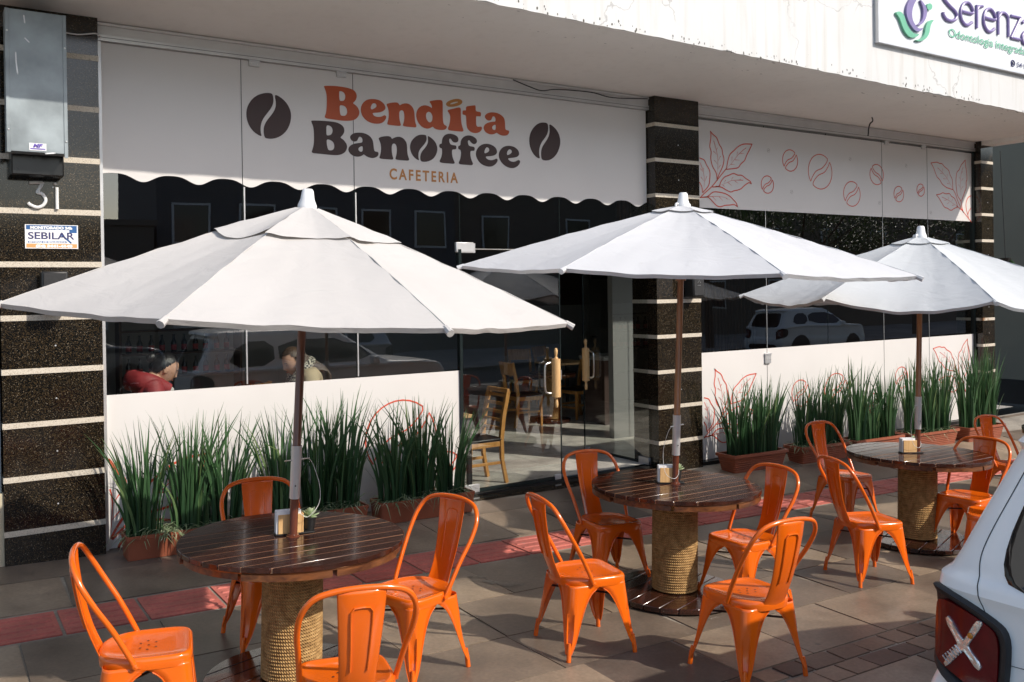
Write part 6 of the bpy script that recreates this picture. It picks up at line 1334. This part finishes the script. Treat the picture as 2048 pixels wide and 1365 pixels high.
    for s_ in (-1, 1):
        b = MB(); patch(b, frontp, [(s_*.58, .72), (s_*.8, .72), (s_*.8, .9), (s_*.58, .9)], FLAT, 0, 2); b.build("headlight", 'clearlens', t, 40)
        b = MB(); b.box(2.78, 2.9, s_*.86-.02, s_*1.02, 1.06, 1.2, 0); b.build("mirror", paint, t, 40, .03)
    return t
GC = "cars parked along the street"
CAR = make_car("parked_car", "white parked car at the right edge with a cross patterned tail light", (2.07, -6.42, rz_(2.5, -6.5)), 0, 'carwhite', None)
make_car("parked_car", "slate grey car across the street, seen only as a reflection in the left window", (-1.1, -12.9, rz_(0, -12)), 0, 'cardark', GC)
make_car("parked_car", "silver car across the street, seen only as a reflection beside the closed door", (8.6, -13.2, rz_(6, -12)), R(180), 'carsilver', GC)
make_car("parked_car", "white car across the street, seen only as a reflection in the right window", (22.5, -13.0, rz_(10, -12)), R(2), 'carwhite', GC)
# ================================================================ across the street (seen in the glass)
M['plasterdark'] = mat("ochre_render", (0.16, 0.13, 0.1), 0.9, 0, 0.1, 0.8); M['plastergrey'] = mat("grey_render", (0.11, 0.11, 0.11), 0.9, 0, 0.1, 0.8); M['rooftile'] = mat("roof_tile", (0.22, 0.09, 0.05), 0.9)
def far_building(x0, x1, y, h, mt, label, wins):
    t = thing("street_building", label, "building", ((x0+x1)/2, y, 0)); w = x1-x0
    b = MB(); b.box(-w/2, w/2, -7, 0, -0.6, h, 0); b.box(-w/2-.1, w/2+.1, -7.1, .12, h, h+.2, 0); b.build("wall", mt, t, 0)
    nx_, nz_ = wins
    for i in range(nx_):
        for j in range(nz_):
            cx = -w/2+w*(i+.5)/nx_; cz = 1.6+j*2.9
            f_ = MB(); f_.box(cx-.7, cx+.7, 0.0, .05, cz-.75, cz+.75, 0); o = f_.build("window", 'alupaint', t, 0)
            f_ = MB(); f_.box(cx-.62, cx+.62, .05, .06, cz-.67, cz+.67, 0); f_.build("pane", 'carglass', o, 0)
far_building(-16, 5.3, -24.0, 4.3, 'plasterdark', "low ochre house across the street, reflected in the left window", (5, 1))
far_building(5.6, 17.5, -25.0, 11.5, 'plastergrey', "tall grey apartment block across the street, reflected in the middle windows", (5, 3))
far_building(17.8, 100, -26.0, 10.5, 'plasterdark', "ochre house behind the trees across the street, reflected in the right window", (18, 2))
def tree(x, y, h, cr, label, seed):
    random.seed(seed); t = thing("street_tree", label, "tree", (x, y, gz(x, -3)), 0, "trees across the street")
    b = MB(); limbs = []
    b.tube(spline([(0, 0, -.1), (.05, .03, h*.2), (-.04, .05, h*.42), (.02, 0, h*.6)], 4), [.16]*5+[.13]*4+[.1]*3+[.07], 10)
    for k in range(9):
        a = k*2.4; z0 = h*random.uniform(.32, .6); L = cr*random.uniform(.7, 1.05); e = (math.cos(a)*L, math.sin(a)*L, z0+L*random.uniform(.35, .8)); limbs.append(e)
        b.tube(spline([(0, 0, z0), (e[0]*.45, e[1]*.45, z0+(e[2]-z0)*.35), e], 4), [.06]*4+[.04]*4+[.015], 6)
    b.build("trunk", 'bark', t, 50)
    b = MB(); b.fixn = False
    for e in limbs+[(0, 0, h*.8), (.3, .3, h*.7)]:
        for c in range(22):
            c0_ = Vector(e)+Vector((random.gauss(0, .55), random.gauss(0, .55), random.gauss(0, .4))); tone = random.uniform(.1, .9)
            for l in range(24):
                p = c0_+Vector((random.gauss(0, .2), random.gauss(0, .2), random.gauss(0, .16))); d = Vector((random.gauss(0, 1), random.gauss(0, 1), random.gauss(-.3, .6))).normalized(); u = d.orthogonal().normalized(); L, w = random.uniform(.08, .14), random.uniform(.025, .04)
                b.add([p, p+d*L*.5+u*w, p+d*L, p+d*L*.5-u*w], [(0, 1, 2, 3)], 0, min(1, max(0, tone+random.uniform(-.2, .2))))
    b.build("crown", 'treeleaf', t, 0)
tree(24.5, -17.5, 7.0, 2.6, "street tree reflected in the right window, nearest the middle pillar", 3)
tree(31.0, -18.2, 7.6, 3.2, "broader street tree reflected at the right end of the window", 9)
tree(38.5, -17.8, 7.2, 3.0, "small street tree far along the street", 5)
for o in list(bpy.data.objects):
    if o.type == 'MESH' and 'label' not in o and o.parent is None and o.get('kind') is None: o['kind'] = 'structure'
